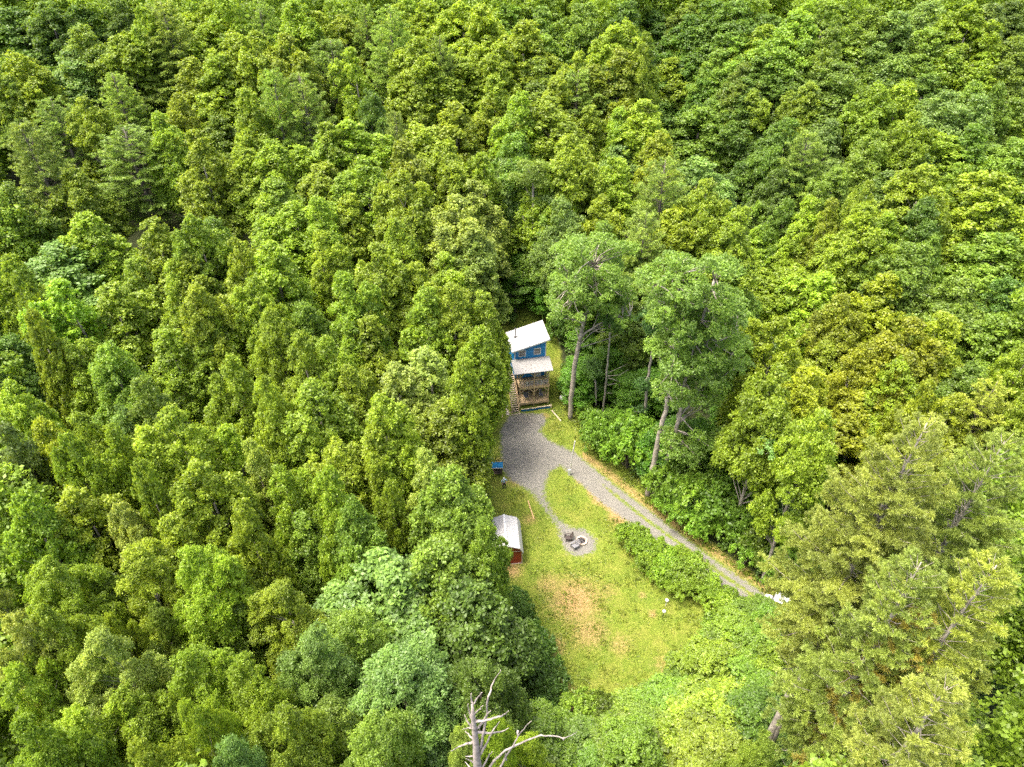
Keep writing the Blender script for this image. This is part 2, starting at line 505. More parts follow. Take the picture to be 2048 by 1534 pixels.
TREES = []
def covers(px, py, w, g, p, hgt, polys):
    """how many sample points of a crown would hang in front of the open parts of the scene"""
    n = 0
    for t in (.1, .3, .5, .7):
        x, y, d = project(p[0], p[1], p[2] - t * hgt)
        for k in (-1.15, -.8, -.4, 0, .4, .8, 1.15):
            xx = x + k * w * .5
            n += any(poly_sd(np.array([xx]), np.array([y]), q)[0] > 2 for q in polys)
    return n
OPEN = [[(1012, 640), (1095, 640), (1108, 740), (1100, 830), (1175, 880), (1250, 950), (1360, 1055), (1480, 1150), (1530, 1190), (1500, 1205), (1440, 1200), (1380, 1290), (1370, 1400), (1130, 1400), (1075, 1300), (1040, 1150), (1004, 1130), (1018, 1085), (1008, 1030), (1000, 985), (988, 975), (990, 930), (1002, 870), (1015, 830)],
        [(1005, 560), (1085, 560), (1085, 640), (1010, 640)], [(1100, 700), (1135, 760), (1150, 840), (1100, 830)]]
SKIPPED = []
def plant(px, py, w, code, hgt=None, lift_r=1.0):
    kind, colr = PAL[code]
    h0 = {'poplar': 21.5, 'round': 19.5, 'layered': 14.0, 'pine': 22.5}[kind]
    h = hgt or h0 * RNG.uniform(.86, 1.14)
    p = on_ground(px, py, h)
    if p is None: return None
    d = project(*p)[2]
    nc = covers(px, py, w, 0, p, h, OPEN)
    if nc > lift_r + 1: SKIPPED.append((px, py, w, code, nc)); return None
    near = d < 50
    k = int(RNG.integers(0, {'poplar': 4 if near else 8, 'round': 4 if near else 6, 'layered': 3, 'pine': 2 if near else 4}[kind]))
    crown, trunk, R, ph = proto(kind, near, k)
    r = w * .5 * d / FPX * 1.42
    sxy = min(1.8, max(.3, r / R)) * RNG.uniform(.88, 1.16); sz = h / ph
    g = p[2] - h
    name = 'young_tree' if code == 'S' else 'poplar_tree' if kind == 'poplar' else 'pine_tree' if kind == 'pine' else ('understory_tree' if kind == 'layered' else 'broadleaf_tree')
    root = thing(name, tree_label(code, px, py, w), 'pine tree' if kind == 'pine' else 'tree', (p[0], p[1], g), RNG.uniform(0, 6.28),
                 'young trees below the meadow' if code == 'S' else {'pine': 'white pines of the forest', 'layered': 'understory trees around the clearing', 'poplar': 'poplars of the forest'}.get(kind, 'broadleaf trees of the forest'))
    root.scale = (sxy, sxy, sz)
    j = RNG.normal(0, .09); c = tuple(max(.008, v * (1 + j + RNG.normal(0, .035))) for v in colr)
    link('crown', crown, root, c)
    link('trunk', trunk, root)
    TREES.append((px, py, w, p[0], p[1], r))
    return root

# ---------------------------------------------------------------- ground
GRAVEL = [flat(*p) for p in [(1016, 832), (1040, 826), (1086, 827), (1094, 842), (1080, 862), (1098, 880), (1150, 905), (1190, 938), (1240, 978),
    (1300, 1022), (1370, 1075), (1440, 1128), (1500, 1168), (1560, 1210), (1640, 1262), (1760, 1340), (1730, 1352), (1600, 1270), (1536, 1238), (1466, 1196), (1397, 1148),
    (1328, 1098), (1258, 1048), (1196, 1002), (1150, 960), (1122, 932), (1100, 944), (1092, 970), (1096, 1000), (1112, 1030), (1140, 1052),
    (1172, 1058), (1194, 1080), (1190, 1105), (1160, 1116), (1132, 1106), (1118, 1080), (1112, 1055), (1085, 1020), (1062, 990), (1040, 972), (1020, 962),
    (1006, 940), (1001, 900), (1000, 860)]]
ROADLINE = [flat(*p) for p in [(1075, 890), (1130, 915), (1175, 945), (1230, 990), (1300, 1045), (1370, 1095), (1440, 1146), (1500, 1188), (1570, 1232), (1640, 1272), (1740, 1345)]]
DIRT = [(flat(*p), r, a) for p, r, a in [((1150, 1200), 3.2, .75), ((1180, 1262), 2.2, .6), ((1125, 1390), 1.1, 1.0), ((1135, 1420), 1.0, .9), ((1060, 1038), 1.0, .5), ((1165, 958), 1.0, .9),
    ((1200, 1000), 1.0, .95), ((1235, 1035), 1.1, .95), ((1022, 1138), 1.4, .7), ((1100, 1170), 2.0, .5), ((1305, 1228), .5, .8), ((1285, 1190), .5, .6), ((1330, 1330), 1.5, .4), ((1030, 960), 1.5, .5),
    ((998, 925), 1.2, .6), ((1215, 1180), 1.5, .4), ((1265, 1075), .8, .5), ((1090, 832), 1.0, .5), ((1240, 1290), 1.6, .45), ((1110, 1290), 1.6, .5), ((1480, 1150), .8, .5), ((1400, 1085), .8, .5), ((1330, 1030), .8, .4)]]

def ground_colour_nodes(n, l):
    """lawn / bare dirt / forest floor mixed by where each lies"""
    co = n.new('ShaderNodeTexCoord').outputs['Object']
    def att(k):
        a = n.new('ShaderNodeAttribute'); a.attribute_name = k; return a.outputs['Fac']
    f1 = noise(n, l, .38, 5, .65, co); f2 = noise(n, l, 2.6, 6, .75, co); f3 = noise(n, l, 11.0, 3, .7, co)
    g = ramp(n, l, f1, [(.32, (.08, .15, .016)), (.5, (.145, .195, .022)), (.68, (.22, .22, .045))])
    g2 = ramp(n, l, f2, [(.3, (.045, .085, .010)), (.5, (.15, .19, .024)), (.72, (.30, .29, .085))])
    grass = mixrgb(n, l, .5, g, g2)
    sp = ramp(n, l, f3, [(.30, (.45, .5, .45)), (.5, (1, 1, 1)), (.72, (1.5, 1.4, 1.25))])
    grass = mixrgb(n, l, .85, grass, sp, 'MULTIPLY')
    dirt = ramp(n, l, f2, [(.3, (.25, .14, .06)), (.6, (.38, .235, .115)), (.75, (.28, .26, .08))])
    df = math_(n, l, 'MULTIPLY', math_(n, l, 'SUBTRACT', math_(n, l, 'ADD', att('dirt'), f2), .66), 1.8, True)
    df = math_(n, l, 'MULTIPLY', df, math_(n, l, 'MULTIPLY', att('dirt'), 3.0, True))
    lawn = mixrgb(n, l, math_(n, l, 'MULTIPLY', df, .8), grass, dirt)
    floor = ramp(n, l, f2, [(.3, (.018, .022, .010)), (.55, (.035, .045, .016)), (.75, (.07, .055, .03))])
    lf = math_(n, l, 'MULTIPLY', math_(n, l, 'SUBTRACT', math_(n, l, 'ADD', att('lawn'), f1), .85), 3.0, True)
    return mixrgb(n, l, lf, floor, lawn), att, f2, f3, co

m, n, l, p = nmat('meadow_ground')
c_, att_, f2_, f3_, co_ = ground_colour_nodes(n, l)
l.new(c_, p.inputs['Base Color']); p.inputs['Roughness'].default_value = .95; p.inputs['Specular IOR Level'].default_value = .15
b = n.new('ShaderNodeBump'); b.inputs['Strength'].default_value = .8; b.inputs['Distance'].default_value = .12
l.new(f3_, b.inputs['Height']); l.new(b.outputs[0], p.inputs['Normal'])
GROUND_M = m

m, n, l, p = nmat('gravel')
c_, att_, f2_, f3_, co_ = ground_colour_nodes(n, l)
vor = n.new('ShaderNodeTexVoronoi'); vor.inputs['Scale'].default_value = 9; l.new(co_, vor.inputs['Vector'])
st = ramp(n, l, noise(n, l, 14, 3, .8, co_), [(.3, (.115, .110, .095)), (.5, (.18, .172, .152)), (.7, (.26, .25, .22))])
st = mixrgb(n, l, .35, st, ramp(n, l, noise(n, l, .7, 4, .6, co_), [(.3, (.13, .125, .11)), (.7, (.23, .22, .18))]))
edge = math_(n, l, 'ADD', att_('gravel'), math_(n, l, 'MULTIPLY', math_(n, l, 'SUBTRACT', f2_, .5), 1.9))
edge = math_(n, l, 'ADD', edge, math_(n, l, 'MULTIPLY', math_(n, l, 'SUBTRACT', f3_, .5), .9))
gf = math_(n, l, 'MULTIPLY', math_(n, l, 'SUBTRACT', edge, .42), 3.2, True)
l.new(mixrgb(n, l, gf, c_, st), p.inputs['Base Color']); p.inputs['Roughness'].default_value = .95; p.inputs['Specular IOR Level'].default_value = .2
b = n.new('ShaderNodeBump'); b.inputs['Strength'].default_value = .7; b.inputs['Distance'].default_value = .05
l.new(noise(n, l, 22, 2, .8, co_), b.inputs['Height']); l.new(b.outputs[0], p.inputs['Normal'])
GRAVEL_M = m

def weights(X, Y):
    lawn = smooth(-2.2, .8, poly_sd(X, Y, CLEAR))
    dirt = np.zeros_like(X)
    for (cx, cy), r, a in DIRT: dirt = np.maximum(dirt, a * np.exp(-((X - cx) ** 2 + (Y - cy) ** 2) / (r * r)))
    rd = seg_dist(X, Y, ROADLINE)
    dirt = np.maximum(dirt, .62 * np.exp(-((rd - 2.0) / .8) ** 2) * (X > 9))
    gr = smooth(-.9, .9, poly_sd(X, Y, GRAVEL))
    middle = np.exp(-(rd / .33) ** 2) * smooth(9.5, 13, X)
    gr = gr * (1 - .68 * middle)
    px = 1024 + X / (Y * cP + H * sP) * FPX; py = project(X, Y, 0)[1]
    thin = smooth(955, 990, py) * smooth(1200, 1180, px) * smooth(1240, 1200, px)
    thin = np.where(X > 9.6, 0, thin)
    pit = np.exp(-((X - 7.9) ** 2 + (Y - 50.0) ** 2) / 6.0)
    gr = gr * (1 - .24 * thin * (1 - pit))
    return lawn, dirt, gr

def axis(lo, hi, step, far):
    a = list(np.arange(lo, hi + 1e-6, step)); s = step; x = hi; out = []
    while x < far: s *= 1.25; x += s; out.append(x)
    x = lo; s = step; pre = []
    while x > -far: s *= 1.25; x -= s; pre.append(x)
    return np.array(pre[::-1] + a + out)
xs = axis(-16, 46, .45, 1500); ys = axis(24, 100, .45, 1500)
X, Y = np.meshgrid(xs, ys); Z = ground(X.ravel(), Y.ravel()).reshape(X.shape)
nx, ny = len(xs), len(ys)
ii = (np.arange(ny - 1)[:, None] * nx + np.arange(nx - 1)[None]).ravel()
Fq = np.stack([ii, ii + 1, ii + 1 + nx, ii + nx], 1)
lw, dt, gr = weights(X.ravel(), Y.ravel())
gm = to_mesh('ground', np.stack([X.ravel(), Y.ravel(), Z.ravel()], 1), Fq, GROUND_M, {'lawn': ('POINT', lw), 'dirt': ('POINT', dt)}, True)
tag(link('ground', gm), kind='structure')

xs = np.arange(-3, 40, .25); ys = np.arange(28, 76, .25)
X, Y = np.meshgrid(xs, ys); Zg = ground(X.ravel(), Y.ravel()).reshape(X.shape) + .02
sd = poly_sd(X, Y, GRAVEL); keep = sd > -1.1
kq = keep[:-1, :-1] & keep[1:, :-1] & keep[:-1, 1:] & keep[1:, 1:]
nx = len(xs); iy, ix = np.nonzero(kq); i0 = iy * nx + ix
Fq = np.stack([i0, i0 + 1, i0 + 1 + nx, i0 + nx], 1)
u, inv = np.unique(Fq, return_inverse=True); Fq = inv.reshape(Fq.shape)
Xf, Yf, Zf = X.ravel()[u], Y.ravel()[u], Zg.ravel()[u]
lw, dt, gr = weights(Xf, Yf)
gm = to_mesh('gravel_driveway', np.stack([Xf, Yf, Zf], 1), Fq, GRAVEL_M, {'lawn': ('POINT', lw), 'dirt': ('POINT', dt), 'gravel': ('POINT', gr)}, True)
tag(link('gravel_driveway', gm), kind='structure')

# short grass and weeds of the meadow
rng = np.random.default_rng(21)
N0 = 150000
gx = rng.uniform(-6, 38, N0); gy = rng.uniform(29, 80, N0)
gd = poly_sd(gx, gy, CLEAR); gs = poly_sd(gx, gy, GRAVEL)
fld = np.sin(gx * 1.1 + 2 * np.sin(gy * .7)) * np.sin(gy * .9 + np.sin(gx * .8) * 1.7)
k = (gd > -.5) & (gs < rng.uniform(-.8, .4, N0)) & (rng.uniform(0, 1, N0) < .42 + .38 * fld)
k &= ~((gx > .2) & (gx < 5.4) & (gy > 73.3) & (gy < 80))
k &= ~((gx > -2.4) & (gx < 1.4) & (gy > 47) & (gy < 51.4))
gx, gy, fld = gx[k], gy[k], fld[k]; n_ = len(gx)
weedy = smooth(1.5, 0, np.abs(poly_sd(gx, gy, CLEAR))) + smooth(3, .5, seg_dist(gx, gy, [flat(1250, 1060), flat(1340, 1130), flat(1440, 1190), flat(1500, 1260), flat(1440, 1330)]))
hh = (rng.uniform(.05, .13, n_) * (1 + .6 * fld) + .14 * np.clip(weedy, 0, 1.4))
P = np.stack([gx, gy, ground(gx, gy) + hh * .5 + .01], 1)
Nn = norm(unit(rng, n_) + np.array([0, 0, .9]))
V = leaf_quads(P, Nn, hh * 1.5 + .03, .08, rng, norm(unit(rng, n_) * .7 + np.array([0, 0, .5])))
go = link('grass', leaves_mesh('grass', V, rng.uniform(0, 1, n_), np.clip(.5 + .4 * fld + rng.normal(0, .2, n_), 0, 1), LEAF), None, (.175, .24, .028))
tag(go, 'short yellow green grass and weeds growing over the clearing', 'grass', kind='stuff')

# ---------------------------------------------------------------- house
WOOD = mat('deck_wood', (.50, .37, .21), .8, .25, 3.0, bump=.3)
WOOD_GREY = mat('weathered_wood', (.33, .28, .21), .85, .3, 3.0, bump=.3)
WOOD_DARK = mat('dark_wood', (.09, .065, .045), .85, .3, 3.0)
WHITE = mat('white_trim', (.6, .6, .59), .5, .06, 4.0)
def metal_roof(name, col, rough=.42):
    m, n, l, p = nmat(name)
    co = n.new('ShaderNodeTexCoord').outputs['Object']
    s = n.new('ShaderNodeMapping'); s.inputs['Scale'].default_value = (1.2, .35, 1); l.new(co, s.inputs[0])
    f = noise(n, l, 2.2, 6, .7, s.outputs[0]); f2 = noise(n, l, 9, 4, .8, co)
    c = ramp(n, l, f, [(.3, tuple(v * .86 for v in col)), (.6, col)])
    l.new(mixrgb(n, l, ramp(n, l, f2, [(.66, 0), (.78, .55)]), c, (.36, .33, .26)), p.inputs['Base Color'])
    p.inputs['Roughness'].default_value = rough; MATS[name] = m; return m
ROOF_W = metal_roof('white_metal_roof', (.43, .43, .425)); ROOF_G = metal_roof('pale_metal_roof', (.27, .265, .255))
def siding(name, col):
    m, n, l, p = nmat(name)
    co = n.new('ShaderNodeTexCoord').outputs['Object']
    sx = n.new('ShaderNodeSeparateXYZ'); l.new(co, sx.inputs[0])
    fr = math_(n, l, 'FRACT', math_(n, l, 'MULTIPLY', math_(n, l, 'ADD', sx.outputs[0], sx.outputs[1]), 4.4))
    seam = ramp(n, l, fr, [(.0, .55), (.08, 1.0), (.94, 1.0), (1.0, .6)])
    f = noise(n, l, 1.6, 5, .7, co)
    c = ramp(n, l, f, [(.3, tuple(v * .85 for v in col)), (.7, tuple(v * 1.12 for v in col))])
    l.new(mixrgb(n, l, 1.0, c, seam, 'MULTIPLY'), p.inputs['Base Color']); p.inputs['Roughness'].default_value = .5
    MATS[name] = m; return m
BLUE = siding('blue_siding', (.006, .20, .47)); BLUE_D = mat('blue_panel', (.01, .12, .28), .5, .2, 3)
GLASS = mat('window_glass', (.13, .125, .115), .12, .3, 1.5, spec=.6)
BLACK = mat('black_metal', (.03, .03, .03), .5, .2, 5)

HX, HY, HR = 1.05, 73.75, math.radians(10.5)
house = thing('cabin', 'tall narrow blue cabin with sloping metal roofs and wooden decks above the gravel drive', 'house', (HX, HY, 0), HR)
W = 4.15; F0, F1 = .80, 3.62
YW = 2.05; YB = 6.35                                 # upper wall plane, back wall
XL, XR = -.30, 4.00                                  # wall sides
def wz(x): return 8.62 + (x - XL) / (XR - XL) * 1.22  # roof underside at the wall
w_ = MB()
b_ = MB().prism([(XL, 3.75), (XR, 3.75), (XR, wz(XR)), (XL, wz(XL))], YW, YB)
wall = b_.build('wall', BLUE, house)
for x in (XL, XR): MB().box(x - .06, x + .06, YW - .04, YW + .08, 3.8, wz(x) - .02).build('corner_trim', WHITE, house)
MB().box(XL + .06, XR - .06, YW - .035, YW + .03, 6.62, 6.78).build('base_trim', WHITE, house)
for x in (XL, XR): MB().box(x - .055, x + .055, YB - .06, YB + .05, 3.8, wz(x) - .02).build('corner_trim', WHITE, house)
lo = MB().box(XL + .12, XR - .12, YW + .1, YB - .1, F0 + .05, 3.74)
lo.build('lower_storey', mat('brown_siding', (.16, .115, .08), .85, .3, 3), house)
for cx, cz in ((.72, 7.93), (2.82, 8.02)):
    g_ = MB().box(cx - .40, cx + .40, YW - .02, YW - .005, cz - .43, cz + .43); win = g_.build('window', GLASS, house)
    f_ = MB()
    for q in ((cx - .50, cx - .41, cz - .52, cz + .52), (cx + .41, cx + .50, cz - .52, cz + .52)): f_.box(q[0], q[1], YW - .07, YW - .002, q[2], q[3])
    for z0, z1 in ((cz - .52, cz - .43), (cz + .43, cz + .52)): f_.box(cx - .409, cx + .409, YW - .068, YW - .002, z0, z1)
    f_.box(cx - .4, cx + .4, YW - .055, YW - .022, cz - .02, cz + .02)
    f_.build('frame', WHITE, win)
dr_ = MB().box(2.6, 3.45, YW - .05, YW - .004, F1 + .02, F1 + 2.05).build('door', WHITE, house)
MB().box(2.72, 3.33, YW - .07, YW - .052, F1 + 1.0, F1 + 1.9).build('pane', GLASS, dr_)
for cx in (.9,):
    g_ = MB().box(cx - .6, cx + .6, YW - .02, YW - .005, F1 + .9, F1 + 2.0).build('window', GLASS, house)
    MB().bar((cx - .64, YW - .04, F1 + .86), (cx + .64, YW - .04, F1 + .86), .06, .08).build('sill', WHITE, g_)

def slope_roof(name, mat_, x0, z0, x1, z1, y0, y1, along, rib, thick=.09, parent=None, dz_y=0.0):
    """metal sheet with standing ribs; heights z0 at x0, z1 at x1, plus dz_y from y0 to y1"""
    r = MB()
    def P(x, y, o=0.0): return (x, y, z0 + (z1 - z0) * (x - x0) / (x1 - x0) + dz_y * (y - y0) / (y1 - y0) + o)
    V = [P(x, y, o) for o in (0, thick) for x, y in ((x0, y0), (x1, y0), (x1, y1), (x0, y1))]
    r.add(V, [(3, 2, 1, 0), (4, 5, 6, 7), (0, 1, 5, 4), (1, 2, 6, 5), (2, 3, 7, 6), (3, 0, 4, 7)])
    if along == 'x':
        y = y0 + .05
        while y < y1: r.bar(P(x0, y, thick + .012), P(x1, y, thick + .012), .04, .045); y += rib
    else:
        x = x0 + .04
        while x < x1: r.bar(P(x, y0, thick + .012), P(x, y1, thick + .012), .05, .045); x += rib
    return r.build(name, mat_, parent)
sl = 1.22 / 4.3
rf = slope_roof('roof', ROOF_W, -.80, 8.62 - .5 * sl + .03, 4.42, 9.84 + .42 * sl + .03, YW - .42, YB + .1, 'x', .3, .10, house)
MB().box(-.82, 4.44, YW - .46, YW - .423, 8.40, 8.60).v
fas = MB().bar((-.80, YW - .445, 8.52), (4.42, YW - .445, 9.99), .04, .2).bar((4.44, YW - .42, 10.0), (4.44, YB + .1, 10.0), .03, .16).build('fascia', WHITE, rf)
pr = slope_roof('porch_roof', ROOF_G, -.82, 6.36, 4.52, 6.36, -.55, YW - .05, 'y', .22, .06, house, .62)
for q in range(14):
    x = random.uniform(.2, 3.6); y = random.uniform(-.3, 1.0); a = random.uniform(0, 3.1); L_ = random.uniform(.08, .34)
    z = 6.36 + .62 * (y + .55) / (YW + .5) + .10
    MB().bar((x, y, z), (x + L_ * math.cos(a), y + L_ * math.sin(a) * .6, z + .03), .035, .02).build('fallen_twig', mat('twig', (.16, .12, .08), .9), pr)
pp = MB().tube([(.25, 4.6, 8.8), (.25, 4.6, 10.35)], .07, 10); pp.lathe([(.13, 0), (.15, .05), (.15, .09), (.05, .16)], 12, (.25, 4.6, 10.33)); pp.lathe([(.17, 0), (.13, .12), (.08, .16)], 12, (.25, 4.6, 8.96))
pp.build('chimney_pipe', BLACK, house)
vp = MB().tube([(3.0, 5.9, 9.5), (3.0, 5.9, 10.2)], .045, 8).build('vent_pipe', mat('grey_pipe', (.4, .4, .4), .5), house)

# decks
dk = MB().box(-.06, W + .06, .0, YW - .01, F0 - .05, F0)
for i in range(14): dk.box(-.08, W + .08, .004 + i * .147, .14 + i * .147, F0 + .002, F0 + .035)
dk.build('lower_deck', WOOD, house)
MB().box(-.10, W + .10, -.07, -.005, F0 - .26, F0 + .045).build('deck_beam', WOOD, house)
dk = MB().box(-.06, W + .06, .05, YW - .01, F1 - .05, F1)
for i in range(14): dk.box(-.08, W + .08, .06 + i * .143, .195 + i * .143, F1 + .002, F1 + .035)
dk.build('upper_deck', WOOD, house)
MB().box(-.10, W + .10, -.055, .0, F1 - .34, F1 + .04).build('deck_beam', WOOD, house)
MB().box(-.10, W + .10, -.06, .08, 6.12, 6.33).build('porch_beam', WOOD, house)
def post(x, y=.07):
    return MB().box(x - .075, x + .075, y - .06, y + .09, 0, 6.12).build('post', WOOD, house)
for x in (.06, W / 2, W - .06): post(x)
for x in (.06, W - .06): post(x, YW - .2)
for z1 in (F1 - .34, 6.12):
    for x, s_ in ((.06, 1), (W / 2, -1), (W / 2, 1), (W - .06, -1)):
        MB().bar((x + s_ * .06, .06, z1 - .72), (x + s_ * .72, .06, z1 - .03), .10, .10).build('brace', WOOD, house)
for (xa, xb) in ((.14, W / 2 - .08), (W / 2 + .08, W - .14)):
    r_ = MB().box(xa, xb, .02, .12, F1 + 1.0, F1 + 1.06).build('railing', WOOD, house)
    q = MB()
    for i in range(5): q.box(xa, xb, .055, .08, F1 + .14 + i * .165, F1 + .17 + i * .165)
    q.box((xa + xb) / 2 - .05, (xa + xb) / 2 + .05, .03, .053, F1 + .04, F1 + .99)
    q.build('rails', mat('galvanised', (.45, .45, .45), .4, .1), r_)
r_ = MB().box(W - .1, W, .2, YW - .2, F1 + 1.0, F1 + 1.06).build('railing', WOOD, house)
q = MB()
for i in range(5): q.box(W - .06, W - .04, .2, YW - .2, F1 + .14 + i * .165, F1 + .17 + i * .165)
q.build('rails', MATS['galvanised'], r_)
# staircase up the left side
st = thing('dummy', None, None, (0, 0, 0)); bpy.data.objects.remove(st)
sx0, sx1 = -1.22, -.24
n_s = 18; y0s, y1s = -.95, 3.35
strg = MB()
for x in (sx0, sx1): strg.bar((x, y0s - .1, .02), (x, y1s, F1 - .05), .05, .28)
stair = strg.build('staircase', WOOD, house)
tr = MB()
for i in range(n_s):
    y = y0s + (y1s - y0s) * (i + .5) / n_s; z = (F1) * (i + 1) / (n_s + .5)
    tr.box(sx0 + .03, sx1 - .03, y - .02, y + .20, z - .02, z + .02)
tr.build('treads', WOOD_GREY, stair)
for x in (sx0 - .02, sx1 + .02):
    h_ = MB().bar((x, y0s, .95), (x, y1s, F1 + .95), .09, .05)
    for k_ in (0, .33, .66, 1.0): h_.bar((x, y0s + (y1s - y0s) * k_, F1 * k_), (x, y0s + (y1s - y0s) * k_, F1 * k_ + .93), .08, .08)
    h_.build('handrail', WOOD if x > -1 else WOOD_GREY, stair)
lnd = MB().box(sx0, sx1 + .2, y1s + .02, YB - .3, F1 - .08, F1)
for y in (y1s + .1, YB - .4):
    for x in (sx0 + .06,): lnd.box(x - .06, x + .06, y - .06, y + .06, -.2, F1 + 1.0)
lnd.build('landing', WOOD_GREY, house)

def H2W(x, y, z=0.0):
    c, s = math.cos(HR), math.sin(HR); return (HX + x * c - y * s, HY + x * s + y * c, z)

# hanging chairs under the upper deck
ROPE = mat('rope', (.66, .63, .57), .8, .1)
def hanging_chair(x, tw, label):
    t = thing('hanging_chair', label, 'chair', H2W(x, .62, F0 + .035), HR + tw, 'hanging chairs on the porch')
    top = F1 - F0 - .10
    m_ = MB().tube([(0, 0, top), (-.42, 0, 1.75)], .018, 6).tube([(0, 0, top), (.42, 0, 1.75)], .018, 6)
    for s_ in (-1, 1): m_.tube([(s_ * .42, 0, 1.75), (s_ * .43, .05, 1.2), (s_ * .33, -.05, .75), (s_ * .05, -.22, .42)], .02, 6)
    m_.build('ropes', ROPE, t)
    MB().tube([(-.47, 0, 1.75), (.47, 0, 1.75)], .03, 8).build('spreader_bar', mat('pale_wood', (.55, .45, .32), .7), t)
    V = []; F = []
    nu, nv = 9, 9
    for i in range(nu):
        for j in range(nv):
            a = i / (nu - 1); b = j / (nv - 1); xx = (a - .5) * 2
            if b < .5: y, z = .18, 1.2 - b * 1.3
            else: y, z = .18 - (b - .5) * 1.0, .55
            y -= .12 * xx * xx * (1 - b) ; z += .22 * xx * xx
            V.append((xx * .36 * (1 - .35 * b), y + .02, z - .08 * math.cos(xx * 1.5) * b))
    for i in range(nu - 1):
        for j in range(nv - 1): F.append((i * nv + j, i * nv + j + 1, (i + 1) * nv + j + 1, (i + 1) * nv + j))
    me = to_mesh('sling', V, F, mat('sling_fabric', (.13, .13, .14), .85), smooth_=True)
    o = link('sling', me, t); s = o.modifiers.new('s', 'SOLIDIFY'); s.thickness = .03
    return t
hanging_chair(1.05, .1, 'rope hanging chair facing out under the left half of the upper deck')
hanging_chair(3.15, .9, 'rope hanging chair turned sideways under the right half of the upper deck')

# low blue retaining wall, timbers, steps
rw = thing('retaining_wall', 'low blue retaining wall with a pale cap in front of the lower deck', 'wall', H2W(.1, -.85), HR)
MB().box(0, 2.3, -.05, .05, 0, .42).box(2.3, 4.25, .03, .13, 0, .40).build('panel', BLUE_D, rw)
MB().box(-.03, 2.33, -.09, .02, .422, .47).box(2.35, 4.3, -.0, .17, .402, .45).box(4.26, 4.36, -.05, .3, 0, .52).build('cap', mat('pale_timber', (.55, .46, .33), .8), rw)
def timber(label, pts, w=.13, m_=None):
    P_ = []
    for px, py in pts:
        q = on_ground(px, py); P_.append((q[0], q[1], q[2] + w * .45))
    c = P_[0]
    o = MB()
    for a, b in zip(P_[:-1], P_[1:]): o.bar([a[i] - c[i] for i in range(3)], [b[i] - c[i] for i in range(3)], w, w)
    ob = o.build('timber_edging', m_ or mat('pale_timber', (.55, .46, .33), .8), None, .01); ob.location = c
    return tag(ob, label, 'timber')
timber('long pale timber edging running down from the right end of the blue wall', [(1103, 821), (1122, 843)])
timber('thin bent timber edging left of the cabin stairs beside the stepping stones', [(1003.5, 808), (1008, 822), (1004, 835)], .09)
lb = on_ground(1063, 1030)
timber('weathered board lying in the grass left of the fire pit', [(1056, 1002), (1061, 1018), (1068, 1039)], .12, mat('orange_board', (.50, .33, .17), .9))
for i, q in enumerate([(1030, 824), (1032, 829)]):
    a = on_ground(*q); o = MB().box(-.62, .62, -.13, .13, 0, .10).build('step', WOOD_GREY, None, .01); o.location = tuple(a); o.rotation_euler = (0, 0, HR + .05)
    tag(o, ['upper timber step at the foot of the cabin stairs', 'lower timber step at the foot of the cabin stairs, nearest the gravel'][i], 'step', 'timber steps')
STONE = mat('pale_stone', (.50, .45, .38), .9, .2, 2, bump=.4)
for i, (q, s_) in enumerate([((1013, 812), .26), ((1010, 818), .3), ((1014, 822), .36), ((1016, 828), .34)]):
    a = on_ground(*q); o = MB(); pr_ = [(s_ * random.uniform(.8, 1.15), 0)]
    V = []; nn = 9
    for z, k_ in ((0, 1.0), (.05, 1.0), (.07, .88)):
        random.seed(i * 7)
        for j in range(nn):
            r = s_ * random.uniform(.75, 1.1) * k_; V.append((r * math.cos(j * 6.283 / nn) * .9, r * math.sin(j * 6.283 / nn), z))
    F = [(r_ * nn + j, r_ * nn + (j + 1) % nn, (r_ + 1) * nn + (j + 1) % nn, (r_ + 1) * nn + j) for r_ in range(2) for j in range(nn)] + [tuple(range(nn))[::-1], tuple(range(2 * nn, 3 * nn))]
    o.add(V, F); ob = o.build('stepping_stone', STONE); ob.location = tuple(a)
    tag(ob, ['smallest stepping stone, farthest up beside the cabin stairs', 'second stepping stone down beside the cabin stairs', 'large stepping stone third down beside the cabin stairs', 'stepping stone nearest the gravel left of the timber steps'][i], 'stone', 'stepping stones beside the stairs')

# white gas tank
a = on_ground(1131.5, 804); tk = thing('gas_tank', 'white horizontal propane tank at the foot of the big trunk right of the cabin', 'gas tank', tuple(a), math.radians(-28))
prof = [(0.02, -.98)] + [(.40 * math.sin(t), -.98 + .24 * (1 - math.cos(t))) for t in np.linspace(.2, 1.57, 6)] + [(.40 * math.cos(t), .74 + .24 * math.sin(t)) for t in np.linspace(0, 1.37, 6)] + [(.02, .98)]
body = MB().lathe(prof, 24); body.v = [(z, x, y + .58) for x, y, z in body.v]
bo = body.build('tank', mat('white_tank', (.78, .77, .73), .4, .06, 2), tk, smooth_=True)
MB().lathe([(.16, 0), (.16, .1), (.12, .17), (.03, .19)], 16, (0, 0, .95)).build('dome', WHITE, tk, smooth_=True)
MB().lathe([(.405, -.02), (.412, 0), (.405, .02)], 24).v
bnd = MB().lathe([(.404, .52), (.409, .53), (.409, .58), (.404, .59)], 24); bnd.v = [(z, x, y + .58) for x, y, z in bnd.v]; bnd.build('band', mat('grey_band', (.25, .25, .25), .6), tk)
for x in (-.55, .55): MB().box(x - .06, x + .06, -.28, .28, 0, .22).build('foot', mat('concrete', (.4, .39, .37), .9), tk)

